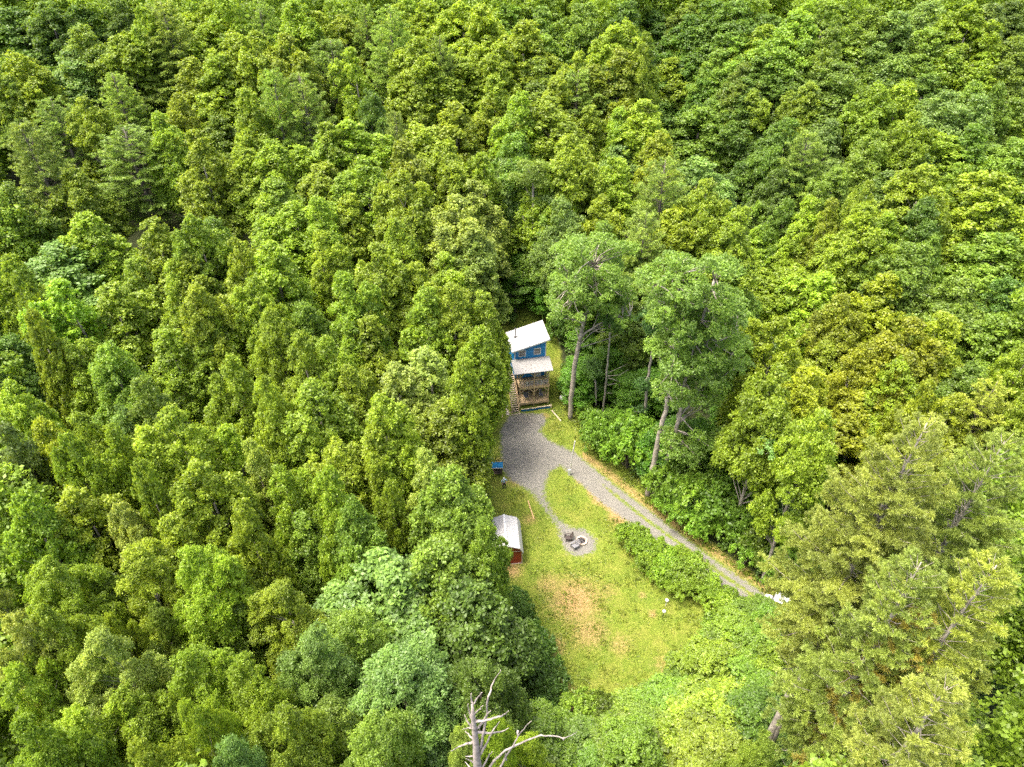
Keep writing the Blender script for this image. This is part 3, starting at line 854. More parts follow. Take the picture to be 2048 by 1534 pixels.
# utility post at the fork of the drive
a = on_ground(1138, 949); up_ = thing('utility_pole', 'slender pale post with a white box at its foot where the drive forks', 'post', tuple(a))
tp = at_y(1150, 882, a[1] + .3) - a
MB().tube([(0, 0, 0), tuple(tp * .5), tuple(tp)], [.10, .09, .08], 8).build('pole', mat('silver_wood', (.58, .55, .50), .8, .2, 5), up_)
MB().tube([tuple(tp * .05 + np.array([-.09, -.03, 0])), tuple(tp * .8 + np.array([-.08, -.03, 0]))], .025, 6).build('conduit', mat('grey_pipe', (.4, .4, .4), .5), up_)
MB().box(-.17, .17, -.2, -.06, .35, 1.0).box(-.13, .13, -.18, -.05, .0, .34).build('meter_box', WHITE, up_, .01)

# fire pit
a = on_ground(1163, 1083); fp = thing('fire_pit', 'round stone fire pit with black ash in the middle of the gravel patch', 'fire pit', tuple(a))
for k_ in range(14):
    a0 = k_ * 6.2832 / 14 + .02; a1 = (k_ + 1) * 6.2832 / 14 - .02; V = []
    for z in (0, .24):
        for r in (.46, .66):
            for aa in (a0, (a0 + a1) / 2, a1): V.append((r * math.cos(aa), r * math.sin(aa), z + .01 * math.sin(k_ * 3)))
    F = [(0, 1, 4, 3), (1, 2, 5, 4), (6, 9, 10, 7), (7, 10, 11, 8), (0, 6, 7, 1), (1, 7, 8, 2), (3, 4, 10, 9), (4, 5, 11, 10), (0, 3, 9, 6), (2, 8, 11, 5)]
    MB().add(V, F).build('stone_block', mat('firepit_stone', (.50, .40, .31), .9, .3, 3, bump=.3), fp, .012)
MB().lathe([(.455, .02), (.30, .05), (.0, .10)], 20).build('ash', mat('ash', (.035, .033, .035), .95, .5, 12), fp)
MB().tube([(-.25, -.2, .12), (.3, .25, .18)], .04, 7).tube([(.2, -.28, .12), (-.1, .3, .2)], .035, 7).build('charred_logs', mat('charred', (.12, .11, .11), .9, .6, 6), fp)

def lawn_chair(label, px, py, rz, mcol, mm):
    a = on_ground(px, py); t = thing('lawn_chair', label, 'chair', tuple(a), rz, 'chairs at the fire pit')
    s = MB()
    for i in range(6): y = -.28 + i * .105; s.box(-.28, .28, y, y + .09, .36 - .02 * i, .385 - .02 * i)
    s.build('seat', mm, t)
    b = MB()
    for i in range(5):
        x = -.24 + i * .12; top = 1.02 - abs(i - 2) * .05
        b.bar((x, .26, .28), (x * 1.15, .26 + .32, top), .10, .02, up=(0, 1, 0))
    b.bar((-.27, .40, .62), (.27, .40, .62), .06, .03)
    b.build('backrest', mm, t)
    for s_ in (-1, 1):
        MB().box(s_ * .34 - .07, s_ * .34 + .07, -.38, .36, .58, .605).build('armrest', mm, t)
        MB().box(s_ * .30 - .02, s_ * .30 + .02, -.36, -.26, 0, .58).build('leg', mm, t)
        MB().bar((s_ * .30, .50, .02), (s_ * .30, -.28, .38), .03, .12).build('leg', mm, t)
    return t
lawn_chair('dark brown lawn chair standing behind the fire pit on its left', 1136, 1079, math.radians(-80), None, mat('brown_plastic', (.06, .045, .04), .6))
lawn_chair('grey slatted lawn chair in front of the fire pit with its back to the grass', 1149, 1095, math.radians(-60) + math.pi / 2 * .3 - .4, None, mat('grey_plastic', (.20, .20, .21), .55))

# shed
SX, SY, SR = 1.10, 47.15, math.radians(4.5)
sh = thing('shed', 'small red garden shed with a white gambrel roof beside the lawn', 'shed', (SX, SY, 0), SR)
RED = siding('red_siding', (.27, .028, .012))
prof = [(-3.4, 0), (0, 0), (0, 2.15), (-.28, 2.72), (-1.7, 3.25), (-3.12, 2.72), (-3.4, 2.15)]
MB().prism([(x, z) for x, z in prof], 0, 4.0).build('wall', RED, sh)
sr = MB()
outer = [(.14, 2.02), (-.24, 2.80), (-1.7, 3.36), (-3.16, 2.80), (-3.54, 2.02)]
inner = [(.09, 2.00), (-.26, 2.735), (-1.7, 3.28), (-3.14, 2.735), (-3.49, 2.00)]
for i in range(4):
    V = [(x, y, z) for y in (-.22, 4.22) for x, z in (outer[i], outer[i + 1], inner[i + 1], inner[i])]
    sr.add(V, [(0, 1, 2, 3), (7, 6, 5, 4), (0, 4, 5, 1), (1, 5, 6, 2), (2, 6, 7, 3), (3, 7, 4, 0)])
    y = -.15
    while y < 4.2: sr.bar((outer[i][0], y, outer[i][1] + .015), (outer[i + 1][0], y, outer[i + 1][1] + .015), .04, .03); y += .31
srf = sr.build('roof', metal_roof('bright_shed_roof', (.48, .475, .46)), sh)
MB().box(-1.82, -1.58, -.24, 4.24, 3.345, 3.41).build('ridge_cap', WHITE, srf)
tb = MB().box(-3.45, .05, -.05, -.005, 0, .12).box(-.05, .04, -.035, -.004, .12, 2.12).box(-3.4, .0, -.034, -.003, 2.1, 2.2)
tb.build('trim', mat('pale_trim', (.60, .50, .40), .7), sh)
d_ = MB().box(-2.35, -1.1, -.03, -.002, .12, 2.0).build('door', RED, sh)
MB().bar((-2.35, -.04, .14), (-1.1, -.04, 1.98), .08, .02).bar((-2.35, -.035, 1.98), (-1.1, -.035, 1.98), .08, .02).build('door_trim', MATS['pale_trim'], d_)

# blue topped shelter
a = on_ground(999, 953); kx = thing('shelter', 'small wooden shelter with a flat blue roof beside the person', 'shelter', (a[0] - .1, a[1], a[2]), math.radians(2))
MB().prism([(-.85, 1.55), (.55, 1.55), (.55, 1.62), (-.85, 1.62)], -.1, .95).build('roof', mat('bright_blue_metal', (.015, .17, .36), .45, .2, 3), kx)
for x, y in ((.42, 0), (-.72, 0), (.42, .8), (-.72, .8)): MB().box(x - .05, x + .05, y - .04, y + .06, 0, 1.55).build('post', WOOD_DARK, kx)
MB().box(-.72, .42, .75, .79, .1, 1.5).build('back_panel', WOOD_DARK, kx)
MB().box(-.86, .56, -.13, -.103, 1.5, 1.62).build('fascia', mat('pale_trim', (.60, .50, .40), .7), kx)
MB().box(-.66, .36, .0, .74, .45, .5).build('shelf', WOOD_DARK, kx)

# white capped marker posts in the grass
for px, py, hh_, lb_ in ((1331, 1212, .9, 'thin pale pipe with a white cap in the meadow, the one nearer the road'), (1325, 1235, 1.0, 'dark stemmed pipe with a white cap in the meadow, the one nearer the viewer')):
    a = on_ground(px, py); t = thing('marker_post', lb_, 'post', tuple(a), 0, 'white capped posts in the meadow')
    MB().tube([(0, 0, 0), (.03, 0, hh_)], .035, 8).build('stem', WHITE if hh_ < 1 else BLACK, t)
    MB().lathe([(.06, 0), (.17, .04), (.19, .15), (.12, .27), (.02, .31)], 14, (.03, 0, hh_ - .03)).build('cap', WHITE, t, smooth_=True)

# ---------------------------------------------------------------- small white utility vehicle on the road
a = on_ground(1548, 1217)
uv = thing('utility_vehicle', 'small white utility cart with a white roof half hidden by bushes on the road', 'utility vehicle', (a[0] + .25, a[1] - .1, a[2] + .02), math.radians(150))
WP = mat('white_paint', (.62, .62, .62), .3, .04, 3); TY = mat('tyre', (.03, .03, .03), .85)
MB().prism([(-1.5, .38), (1.35, .38), (1.5, .5), (1.45, .78), (.85, .98), (.62, .98), (.55, .55), (-.55, .55), (-.55, .9), (-1.5, .9)], -.68, .68).build('body', WP, uv, .03)
MB().prism([(-.98, 1.92), (.58, 1.92), (.62, 1.97), (.3, 2.01), (-.7, 2.01), (-1.02, 1.97)], -.70, .70).build('roof', WP, uv, .02)
for s_ in (-1, 1):
    MB().tube([(.78, s_ * .62, .95), (.5, s_ * .62, 1.93)], .035, 8).build('roof_post', BLACK, uv)
    MB().tube([(-.6, s_ * .62, .88), (-.8, s_ * .62, 1.93)], .035, 8).build('roof_post', BLACK, uv)
    MB().lathe([(.09, 0), (.1, .03), (.02, .05)], 12).v
    hl = MB().lathe([(.09, 0), (.09, .03), (.03, .05)], 12); hl.v = [(1.46 + z, s_ * .45 + x, .66 + y) for x, y, z in hl.v]; hl.build('headlight', GLASS, uv)
    for x in (-.98, .98):
        w = MB().lathe([(.20, -.11), (.28, -.11), (.32, -.08), (.32, .08), (.28, .11), (.20, .11)], 20); w.v = [(x + q[0], s_ * .66 + q[2], .32 + q[1]) for q in w.v]
        wh = w.build('wheel', TY, uv)
        r_ = MB().lathe([(.19, -.115), (.06, -.118), (.06, .118), (.19, .115)], 14); r_.v = [(x + q[0], s_ * .66 + q[2], .32 + q[1]) for q in r_.v]; r_.build('rim', mat('rim_grey', (.4, .4, .42), .4), wh)
MB().add([(.83, -.6, .98), (.83, .6, .98), (.57, .6, 1.88), (.57, -.6, 1.88), (.81, -.6, .97), (.81, .6, .97), (.55, .6, 1.87), (.55, -.6, 1.87)], [(0, 1, 2, 3), (7, 6, 5, 4), (0, 4, 5, 1), (2, 6, 7, 3), (1, 5, 6, 2), (3, 7, 4, 0)]).build('windshield', mat('dark_glass', (.03, .035, .04), .08), uv)
MB().box(-.5, .0, -.58, .58, .56, .78).bar((-.48, 0, .78), (-.62, 0, 1.3), 1.1, .1, up=(1, 0, 0)).build('seat', BLACK, uv, .03)

# ---------------------------------------------------------------- person
def skin_mesh(name, verts, edges, radii, m_, parent, levels=2, root=0):
    me = bpy.data.meshes.new(name); me.from_pydata(verts, edges, []); me.update()
    o = bpy.data.objects.new(name, me); COL.objects.link(o)
    o.modifiers.new('skin', 'SKIN'); sv = me.skin_vertices[0].data
    for i, r in enumerate(radii): sv[i].radius = (r, r) if not isinstance(r, tuple) else r
    sv[root].use_root = True
    s = o.modifiers.new('sub', 'SUBSURF'); s.levels = levels; s.render_levels = levels
    dg = bpy.context.evaluated_depsgraph_get(); em = bpy.data.meshes.new_from_object(o.evaluated_get(dg))
    bpy.data.objects.remove(o); em.materials.clear(); em.materials.append(m_)
    for p_ in em.polygons: p_.use_smooth = True
    em.name = name
    return link(name, em, parent)
def chain(verts, edges, radii, start, pts):
    prev = start
    for p_, r in pts:
        verts.append(p_); radii.append(r); edges.append((prev, len(verts) - 1)); prev = len(verts) - 1
    return prev
a = on_ground(1008, 975.5)
per = thing('person', 'person in a white cap, blue shirt and dark trousers beside the blue topped shelter', 'person', tuple(a), math.radians(15))
SKIN = mat('skin', (.50, .31, .22), .6, .08, 8); SHIRT = mat('light_blue_shirt', (.38, .55, .68), .85, .15, 7); TROU = mat('dark_trousers', (.025, .03, .045), .85, .2, 7); SHOE = mat('shoe', (.05, .045, .04), .7)
v = [(0, 0, .95)]; e = []; r = [.135]
ch = chain(v, e, r, 0, [((0, .01, 1.12), .125), ((0, .01, 1.30), .15), ((0, .01, 1.42), .13)])
nk = chain(v, e, r, ch, [((0, .005, 1.50), .055), ((0, -.01, 1.56), .065), ((0, -.02, 1.64), .095), ((0, -.015, 1.72), .085)])
for s_ in (-1, 1):
    kn = chain(v, e, r, 0, [((s_ * .10, 0, .88), .095), ((s_ * .13, -.02, .50), .062), ((s_ * .15, .02, .09), .04), ((s_ * .16, -.10, .04), .038), ((s_ * .165, -.17, .035), .03)])
    if s_ < 0: arm = [((s_ * .19, .01, 1.41), .065), ((s_ * .28, .03, 1.15), .045), ((s_ * .27, -.10, .93), .034), ((s_ * .265, -.14, .87), .032)]
    else: arm = [((s_ * .19, .01, 1.41), .065), ((s_ * .40, .05, 1.20), .045), ((s_ * .27, -.12, 1.06), .034), ((s_ * .21, -.16, 1.04), .032)]
    w_i = chain(v, e, r, ch, arm)
    hp = Vector(v[w_i]); dr = (hp - Vector(v[w_i - 1])).normalized(); sd = dr.cross(Vector((0, 1, 0))).normalized()
    for f_ in range(4):
        b0 = hp + dr * .04 + sd * (f_ - 1.5) * .021; ln = (.030, .034, .032, .025)[f_]
        chain(v, e, r, w_i, [(tuple(b0), .010), (tuple(b0 + dr * ln + Vector((0, -.006, 0))), .009), (tuple(b0 + dr * ln * 1.9 + Vector((0, -.02, 0))), .008)])
    th = hp + sd * -.03 + dr * .01
    chain(v, e, r, w_i, [(tuple(th), .011), (tuple(th - sd * .012 + dr * .035), .009)])
body = skin_mesh('body', v, e, r, SKIN, per)
skin_mesh('shirt', [(0, 0, .93), (0, .01, 1.12), (0, .01, 1.30), (0, .01, 1.44), (-.19, .01, 1.41), (-.285, .03, 1.17), (.19, .01, 1.41), (.39, .05, 1.21), (.33, -.05, 1.13), (-.275, -.05, 1.03)],
          [(0, 1), (1, 2), (2, 3), (3, 4), (4, 5), (3, 6), (6, 7), (7, 8), (5, 9)], [.155, .145, .168, .09, .082, .066, .082, .062, .05, .05], SHIRT, per, root=1)
skin_mesh('trousers', [(0, 0, .98), (-.10, 0, .87), (-.13, -.02, .50), (-.15, .02, .10), (.10, 0, .87), (.13, -.02, .50), (.15, .02, .10)], [(0, 1), (1, 2), (2, 3), (0, 4), (4, 5), (5, 6)], [.148, .112, .082, .066, .112, .082, .066], TROU, per)
for s_ in (-1, 1): MB().lathe([(.04, 0), (.05, .02), (.05, .06), (.035, .09)], 12, (s_ * .16, -.06, 0), 1, 2.6).build('shoe', SHOE, per, smooth_=True)
MB().lathe([(.108, 0), (.106, .05), (.08, .10), (.02, .125)], 16, (0, -.01, 1.70)).add([(-.08, -.09, 1.705), (.08, -.09, 1.705), (.06, -.20, 1.69), (-.06, -.20, 1.69), (-.08, -.09, 1.715), (.08, -.09, 1.715), (.06, -.20, 1.70), (-.06, -.20, 1.70)], [(3, 2, 1, 0), (4, 5, 6, 7), (0, 1, 5, 4), (1, 2, 6, 5), (2, 3, 7, 6), (3, 0, 4, 7)]).build('cap', WHITE, per, smooth_=False)
MB().lathe([(.085, 0), (.102, .06), (.10, .1)], 14, (0, .012, 1.61)).build('hair', mat('grey_hair', (.25, .22, .19), .9), per, smooth_=True)
for s_ in (-1, 1): MB().lathe([(.004, -.012), (.011, -.006), (.012, 0), (.011, .006), (.004, .012)], 8, (s_ * .034, -.108, 1.655)).build('eye', BLACK, per, smooth_=True)
MB().add([(-.012, -.105, 1.61), (.012, -.105, 1.61), (0, -.138, 1.615), (0, -.105, 1.655)], [(0, 2, 1), (0, 3, 2), (1, 2, 3), (0, 1, 3)]).build('nose', SKIN, per)

# ---------------------------------------------------------------- forest
BIG = [  # crown top (photo pixel), crown width in photo pixels, species code
(30,20,120,'D'),(90,5,90,'D'),(150,10,80,'D'),(215,20,90,'D'),(235,3,80,'D'),(160,55,90,'O'),(30,110,90,'P'),(140,100,110,'B'),(240,72,90,'P'),(282,20,70,'P'),
(320,4,100,'W'),(318,68,110,'W'),(227,145,80,'W'),(98,195,110,'W'),(5,160,80,'W'),(45,245,130,'W'),(252,255,140,'W'),(168,198,70,'P'),(313,232,70,'P'),(390,265,95,'P'),
(417,8,90,'P'),(407,58,110,'P'),(470,70,90,'P'),(375,120,80,'P'),(490,180,70,'P'),(490,300,90,'P'),(355,190,60,'P'),(420,190,80,'P'),(145,340,80,'P'),(10,370,90,'O'),(430,115,90,'P'),(440,235,80,'O'),
(516,4,90,'W'),(655,83,130,'W'),(600,145,110,'W'),(540,140,90,'W'),(774,12,90,'W'),(727,10,70,'W'),(787,225,70,'W'),(880,70,60,'W'),
(590,5,90,'P'),(630,27,80,'P'),(685,37,80,'P'),(515,70,90,'P'),(573,75,80,'P'),(700,100,70,'P'),(800,12,90,'P'),(860,8,110,'P'),(920,8,90,'P'),(960,12,80,'P'),(832,82,100,'P'),(870,88,80,'P'),
(925,118,110,'P'),(945,80,100,'P'),(1000,90,80,'P'),(820,140,90,'P'),(960,145,90,'P'),(990,155,80,'P'),(975,205,70,'P'),(910,210,100,'P'),(835,255,120,'P'),(695,245,130,'P'),(655,250,90,'P'),
(545,290,110,'P'),(555,360,80,'O'),(730,320,100,'P'),(800,290,90,'P'),(890,285,80,'P'),(905,330,80,'P'),(965,310,80,'P'),(840,370,90,'P'),(800,350,90,'P'),(950,365,100,'Q'),(645,330,90,'P'),(640,400,90,'P'),(740,180,70,'D'),
(1020,15,90,'O'),(1085,20,80,'O'),(1165,8,90,'O'),(1255,5,80,'D'),(1310,20,80,'D'),(1375,8,80,'O'),(1390,35,90,'D'),(1480,5,90,'D'),(1430,2,80,'D'),(1255,45,60,'P'),(1230,55,90,'P'),(1295,68,50,'P'),
(1050,45,100,'P'),(1095,75,80,'O'),(1160,70,80,'O'),(1350,70,80,'O'),(1395,75,80,'O'),(1440,100,80,'O'),(1480,75,90,'O'),(1285,90,60,'P'),(1350,120,90,'P'),(1155,108,60,'P'),(1245,105,100,'P'),(1075,120,100,'O'),
(1110,158,80,'P'),(1155,140,100,'W'),(1222,135,100,'W'),(1330,155,130,'B'),(1425,140,90,'D'),(1490,130,70,'O'),(1090,200,110,'P'),(1040,190,90,'P'),(1290,205,110,'P'),(1235,220,70,'P'),(1180,215,60,'P'),(1445,205,80,'O'),
(1490,205,100,'D'),(1410,215,110,'O'),(1320,270,100,'Y'),(1240,290,70,'B'),(1140,275,90,'P'),(1165,310,90,'P'),(1230,320,80,'P'),(1336,318,110,'W'),(1400,320,100,'B'),(1420,365,90,'P'),(1010,320,60,'B'),(1035,270,80,'O'),(1200,400,80,'Y'),(1290,430,100,'W'),(1350,420,90,'Y'),
(1530,30,90,'D'),(1595,28,100,'O'),(1690,10,90,'O'),(1620,5,80,'P'),(1655,4,80,'O'),(1750,15,80,'O'),(1800,25,90,'B'),(1860,5,90,'B'),(1945,12,100,'P'),(1990,10,100,'B'),(2035,5,90,'B'),
(1530,55,80,'P'),(1660,60,80,'O'),(1730,45,110,'O'),(1870,60,90,'O'),(1925,83,70,'O'),(1980,105,90,'P'),(2030,80,90,'O'),(1525,113,100,'D'),(1620,115,80,'D'),(1680,125,110,'D'),(1760,105,70,'O'),(1850,95,90,'O'),(1860,150,80,'D'),
(1620,170,70,'P'),(1760,172,70,'P'),(1810,168,80,'P'),(1900,182,110,'B'),(1955,165,70,'O'),(2000,168,60,'O'),(1970,195,100,'B'),(2040,200,80,'O'),(1505,185,60,'P'),(1580,240,60,'D'),(1625,265,90,'W'),(1670,243,60,'B'),(1755,260,90,'O'),
(1835,230,80,'P'),(1850,305,80,'B'),(1895,275,100,'P'),(1550,250,70,'D'),(1785,345,110,'D'),(1855,335,100,'P'),(1740,370,60,'P'),(1675,335,70,'O'),(2010,355,130,'P'),(1960,255,90,'O'),(1600,330,80,'D'),(1560,340,80,'D'),(2040,280,90,'O'),(1930,330,80,'O'),
(20,420,90,'P'),(165,432,110,'P'),(300,443,100,'P'),(380,435,80,'P'),(130,490,150,'B'),(15,515,80,'P'),(32,558,60,'P'),(110,567,110,'P'),(60,625,60,'P'),(215,575,110,'P'),(375,510,90,'P'),(475,485,80,'P'),(390,575,90,'P'),
(265,520,80,'O'),(345,525,70,'P'),(330,660,110,'P'),(420,640,90,'P'),(470,560,90,'P'),(430,440,80,'O'),(210,690,100,'O'),(130,690,90,'P'),(20,680,90,'D'),(460,720,90,'P'),(280,760,80,'O'),
(580,412,110,'P'),(695,395,90,'P'),(830,418,100,'P'),(915,400,110,'Q'),(540,490,110,'P'),(755,495,80,'P'),(690,555,90,'P'),(735,565,60,'P'),(510,560,80,'P'),(890,510,90,'P'),(945,480,90,'Q'),(830,530,80,'P'),
(850,580,90,'P'),(910,575,80,'P'),(735,635,90,'P'),(595,670,90,'P'),(650,680,80,'P'),(610,610,80,'O'),(965,590,80,'P'),(960,660,90,'P'),(860,710,100,'Q'),(790,730,90,'Q'),(925,720,80,'P'),(640,470,80,'P'),(790,440,70,'P'),(540,620,80,'P'),
(620,775,110,'P'),(525,760,90,'P'),(500,885,80,'Q'),(760,795,100,'P'),(890,815,130,'P'),(605,845,80,'P'),(670,890,90,'P'),(850,905,90,'Q'),(660,940,90,'P'),(900,940,110,'O'),(560,945,90,'P'),(740,860,90,'P'),(700,740,90,'P'),
(10,850,90,'B'),(160,835,70,'P'),(240,815,70,'B'),(340,820,110,'P'),(440,782,70,'P'),(220,860,70,'P'),(130,875,80,'P'),(15,880,100,'P'),(75,850,80,'Y'),(450,855,90,'P'),(275,925,80,'P'),(140,985,110,'P'),(40,995,110,'P'),
(340,1040,90,'P'),(390,930,100,'P'),(90,1125,120,'P'),(270,1100,130,'P'),(380,1100,110,'P'),(460,1125,100,'P'),(80,1220,110,'P'),(20,1245,110,'Q'),(220,1235,70,'P'),(200,1275,130,'Q'),(370,1310,120,'P'),(130,1320,90,'P'),
(480,1320,110,'P'),(30,1340,120,'P'),(240,1390,110,'P'),(370,1420,110,'P'),(150,1430,130,'P'),(40,1450,120,'P'),(270,1500,130,'P'),(560,1180,110,'P'),(480,1010,90,'P'),(600,1040,90,'O'),(210,1160,100,'O'),(470,1215,90,'O'),(560,1420,120,'P'),(450,1490,120,'B'),
(1525,405,60,'O'),(1580,400,60,'O'),(1622,400,70,'P'),(1670,403,60,'P'),(1735,412,80,'P'),(1780,430,60,'P'),(1530,455,90,'P'),(1605,455,60,'P'),(1860,400,90,'D'),(1990,400,130,'O'),(1670,480,60,'M'),(1795,500,90,'P'),(1830,490,100,'O'),
(1870,475,60,'O'),(2005,470,150,'O'),(1510,500,110,'P'),(1650,550,110,'P'),(1690,595,80,'P'),(1780,550,90,'Y'),(1900,635,90,'Y'),(1830,645,100,'Y'),(2000,640,100,'O'),(1660,695,90,'P'),(1720,700,80,'Y'),(1950,730,90,'O'),(1590,540,130,'P'),
(1565,640,120,'Y'),(1440,430,80,'P'),(1480,420,90,'P'),(1460,520,90,'O'),(1560,745,90,'P'),(1740,785,110,'Y'),(1860,770,80,'Y'),(1910,800,100,'Y'),(1650,830,90,'P'),(1990,760,100,'V'),(1930,560,110,'O'),(1620,740,90,'Y'),(1800,720,90,'P'),(2030,560,90,'D'),
(1100,330,90,'P'),(1060,330,80,'P'),(1130,400,80,'B'),(1050,390,70,'O'),(1215,450,80,'O'),(1270,500,80,'O'),
(700,1010,110,'O'),(770,1130,200,'B'),(620,1265,130,'B'),(700,1230,140,'O'),(880,1090,150,'O'),(800,1330,200,'B'),(930,1180,150,'D'),(660,1420,150,'O'),(960,1330,120,'D'),(740,1450,150,'O'),
(968,1045,80,'O'),(900,1010,90,'O'),
]
UNDER = [(1290,575,80,'O'),(1262,615,70,'L'),(1312,650,60,'L'),(1500,650,80,'O'),(1522,715,80,'O'),(1490,775,70,'L'),(1150,470,70,'O'),(1105,420,70,'O'),(1190,640,80,'L'),(1235,690,80,'L'),(1275,670,80,'L'),(1170,725,60,'L'),(1270,755,70,'L'),(1330,860,80,'L'),(1380,850,80,'L'),(1420,870,80,'L'),(1500,800,80,'L'),
(1120,450,70,'L'),(1150,570,70,'L'),
(1620,900,80,'M'),(1680,900,80,'L'),(1310,750,70,'L'),(1480,860,70,'L'),(1600,820,80,'L')]
for px, py, w, c in BIG: plant(px, py, w, c)
for px, py, w, c in UNDER: plant(px, py, w, c, RNG.uniform(7, 10) if c in 'LM' else RNG.uniform(14, 18))
for px, py, w, c in [(1045, 505, 66, 'L'), (1078, 520, 70, 'M'), (1018, 470, 60, 'L'), (1095, 470, 60, 'L'), (1060, 440, 60, 'L'), (1105, 560, 56, 'L'), (1030, 545, 50, 'L')]: plant(px, py, w, c, RNG.uniform(5.5, 7.5), 99)
print('SKIPPED', SKIPPED)
KEEP = [(985, 1010), (985, 930), (1000, 860), (1005, 640), (1000, 560), (1090, 560), (1110, 700), (1150, 830), (1290, 960), (1420, 1060), (1560, 1170), (1620, 1230), (1500, 1420), (1130, 1480), (1060, 1300), (1020, 1150)]
# smaller crowns where the canopy would otherwise be open
fill = []; beyond = []
for yy in range(-150, 1720, 34):
    for xx in range(-230, 2300, 42):
        fx = xx + RNG.uniform(-12, 12); fy = yy + RNG.uniform(-10, 10)
        if float(poly_sd(np.array([fx]), np.array([fy]), KEEP)[0]) > -55: continue
        if fx > 1560 and fy > 830 and fx < 2090: continue
        if 1100 < fx < 1520 and fy > 470: continue
        inframe = -40 < fx < 2090 and -8 < fy < 1500
        ok = True
        for t in TREES:
            s_ = t[2] * .5 + (20 if inframe else 34)
            if abs(t[0] - fx) < s_ and -s_ * .9 < (fy - t[1]) < s_ * (1.35 if inframe else 1.8): ok = False; break
        if ok: (fill if inframe else beyond).append((fx, fy)); TREES.append((fx, fy, 60, 0, 0, 0))
for fx, fy in fill:
    if fx > 1380 + (fy > 380) * 300 and fy < 700: c = RNG.choice(['O', 'D', 'D', 'B', 'P'])
    elif fy < 300: c = RNG.choice(['P', 'P', 'O', 'P', 'W'])
    else: c = RNG.choice(['P', 'P', 'P', 'Q', 'O'])
    plant(fx, fy, RNG.uniform(66, 90), str(c))
print('FILL', len(fill), len(beyond))
# the wood going on outside the photo's frame, one mass
rng = np.random.default_rng(90); Cc = []
for gx_ in np.arange(-170, 171, 6.3):
    for gy_ in np.arange(8, 186, 6.3):
        X_ = gx_ + rng.uniform(-2, 2); Y_ = gy_ + rng.uniform(-2, 2); h = rng.uniform(17, 23)
        q = np.array([X_, Y_, G(X_, Y_) + h]); ax, ay, ad = project(*q)
        if -30 < ax < 2080 and -4 < ay < 1520 or not (-330 < ax < 2380 and -260 < ay < 1800): continue
        if poly_sd(np.array([X_]), np.array([Y_]), CLEAR)[0] > -5: continue
        if 700 < ax < 1500 and ay > 1000: continue
        for k in range(26):
            t = (k + .5) / 26; a = k * 2.4; rr_ = 3.9 * math.sqrt(max(.05, 1 - ((t - .3) / .74) ** 2)) * rng.uniform(.5, 1)
            Cc.append((q[0] + rr_ * math.cos(a), q[1] + rr_ * math.sin(a), q[2] - h + 6 + (h - 7) * t, 1.5, 1.5))
V, t, c = puff_leaves(np.array(Cc), 14, .38, rng, .35, .66, None, .45)
tag(link('forest_mass', leaves_mesh('forest_mass', V, t, c, LEAF), None, (.22, .35, .03)), 'green wood going on past the edges of the photo', 'wood', kind='stuff')

# ------------ trees with their own limbs, traced along the photo's trunks
def own_tree(name, label, cat, base_px, trunks, clumps, colr, bark, leaf=.23, per=50, seed=5, spread=2.2, group=None, flat_=.7, twigs=(), vert=True):
    rng = np.random.default_rng(seed)
    b = on_ground(*base_px); Y0 = b[1]
    root = thing(name, label, cat, tuple(b), 0, group)
    parts = []
    for pts, r0, r1 in trunks:
        P = [at_y(q[0], q[1], Y0 + (q[2] if len(q) > 2 else 0)) - b for q in pts]
        if pts[0][0] == base_px[0] and pts[0][1] == base_px[1]: P[0] = np.array([0, 0, -.5])
        P = np.array(P); n = len(P)
        t = np.linspace(0, n - 1, n * 3); Q = np.stack([np.interp(t, np.arange(n), P[:, j]) for j in range(3)], 1) + rng.normal(0, .03, (len(t), 3)); 
        parts.append(tube_np(Q, np.linspace(r0, r1, len(t)), 9))
    ends = np.concatenate([np.array(v) for v, f in parts]) if parts else None
    cl = []
    for q in clumps:
        dy = q[3] if len(q) > 3 else rng.normal(0, spread)
        c = at_y(q[0], q[1], Y0 + dy) - b; d = project(*(c + b))[2]; r = q[2] * d / FPX
        cl.append((c[0], c[1], c[2], r, r * flat_))
        if ends is not None:
            k = np.argmin(np.linalg.norm(ends - c, axis=1) + np.maximum(0, ends[:, 2] - c[2]) * 1.5)
            parts.append(tube_np(bend(ends[k], c, rng, .2), np.linspace(.08, .02, 5), 5, False))
    for tw in twigs:
        P = np.array([at_y(q[0], q[1], Y0 + (q[2] if len(q) > 2 else 0)) - b for q in tw])
        parts.append(tube_np(P, np.linspace(.055, .015, len(P)), 5))
    V, F = join_np(parts)
    link('trunk', to_mesh('trunk', V, F, bark, smooth_=True), root)
    if cl:
        V, tone, cid = puff_leaves(np.array(cl), per, leaf, rng, .3, .6, None, .36)
        link('crown', leaves_mesh('crown', V, tone, cid, LEAF), root, colr)
    return root

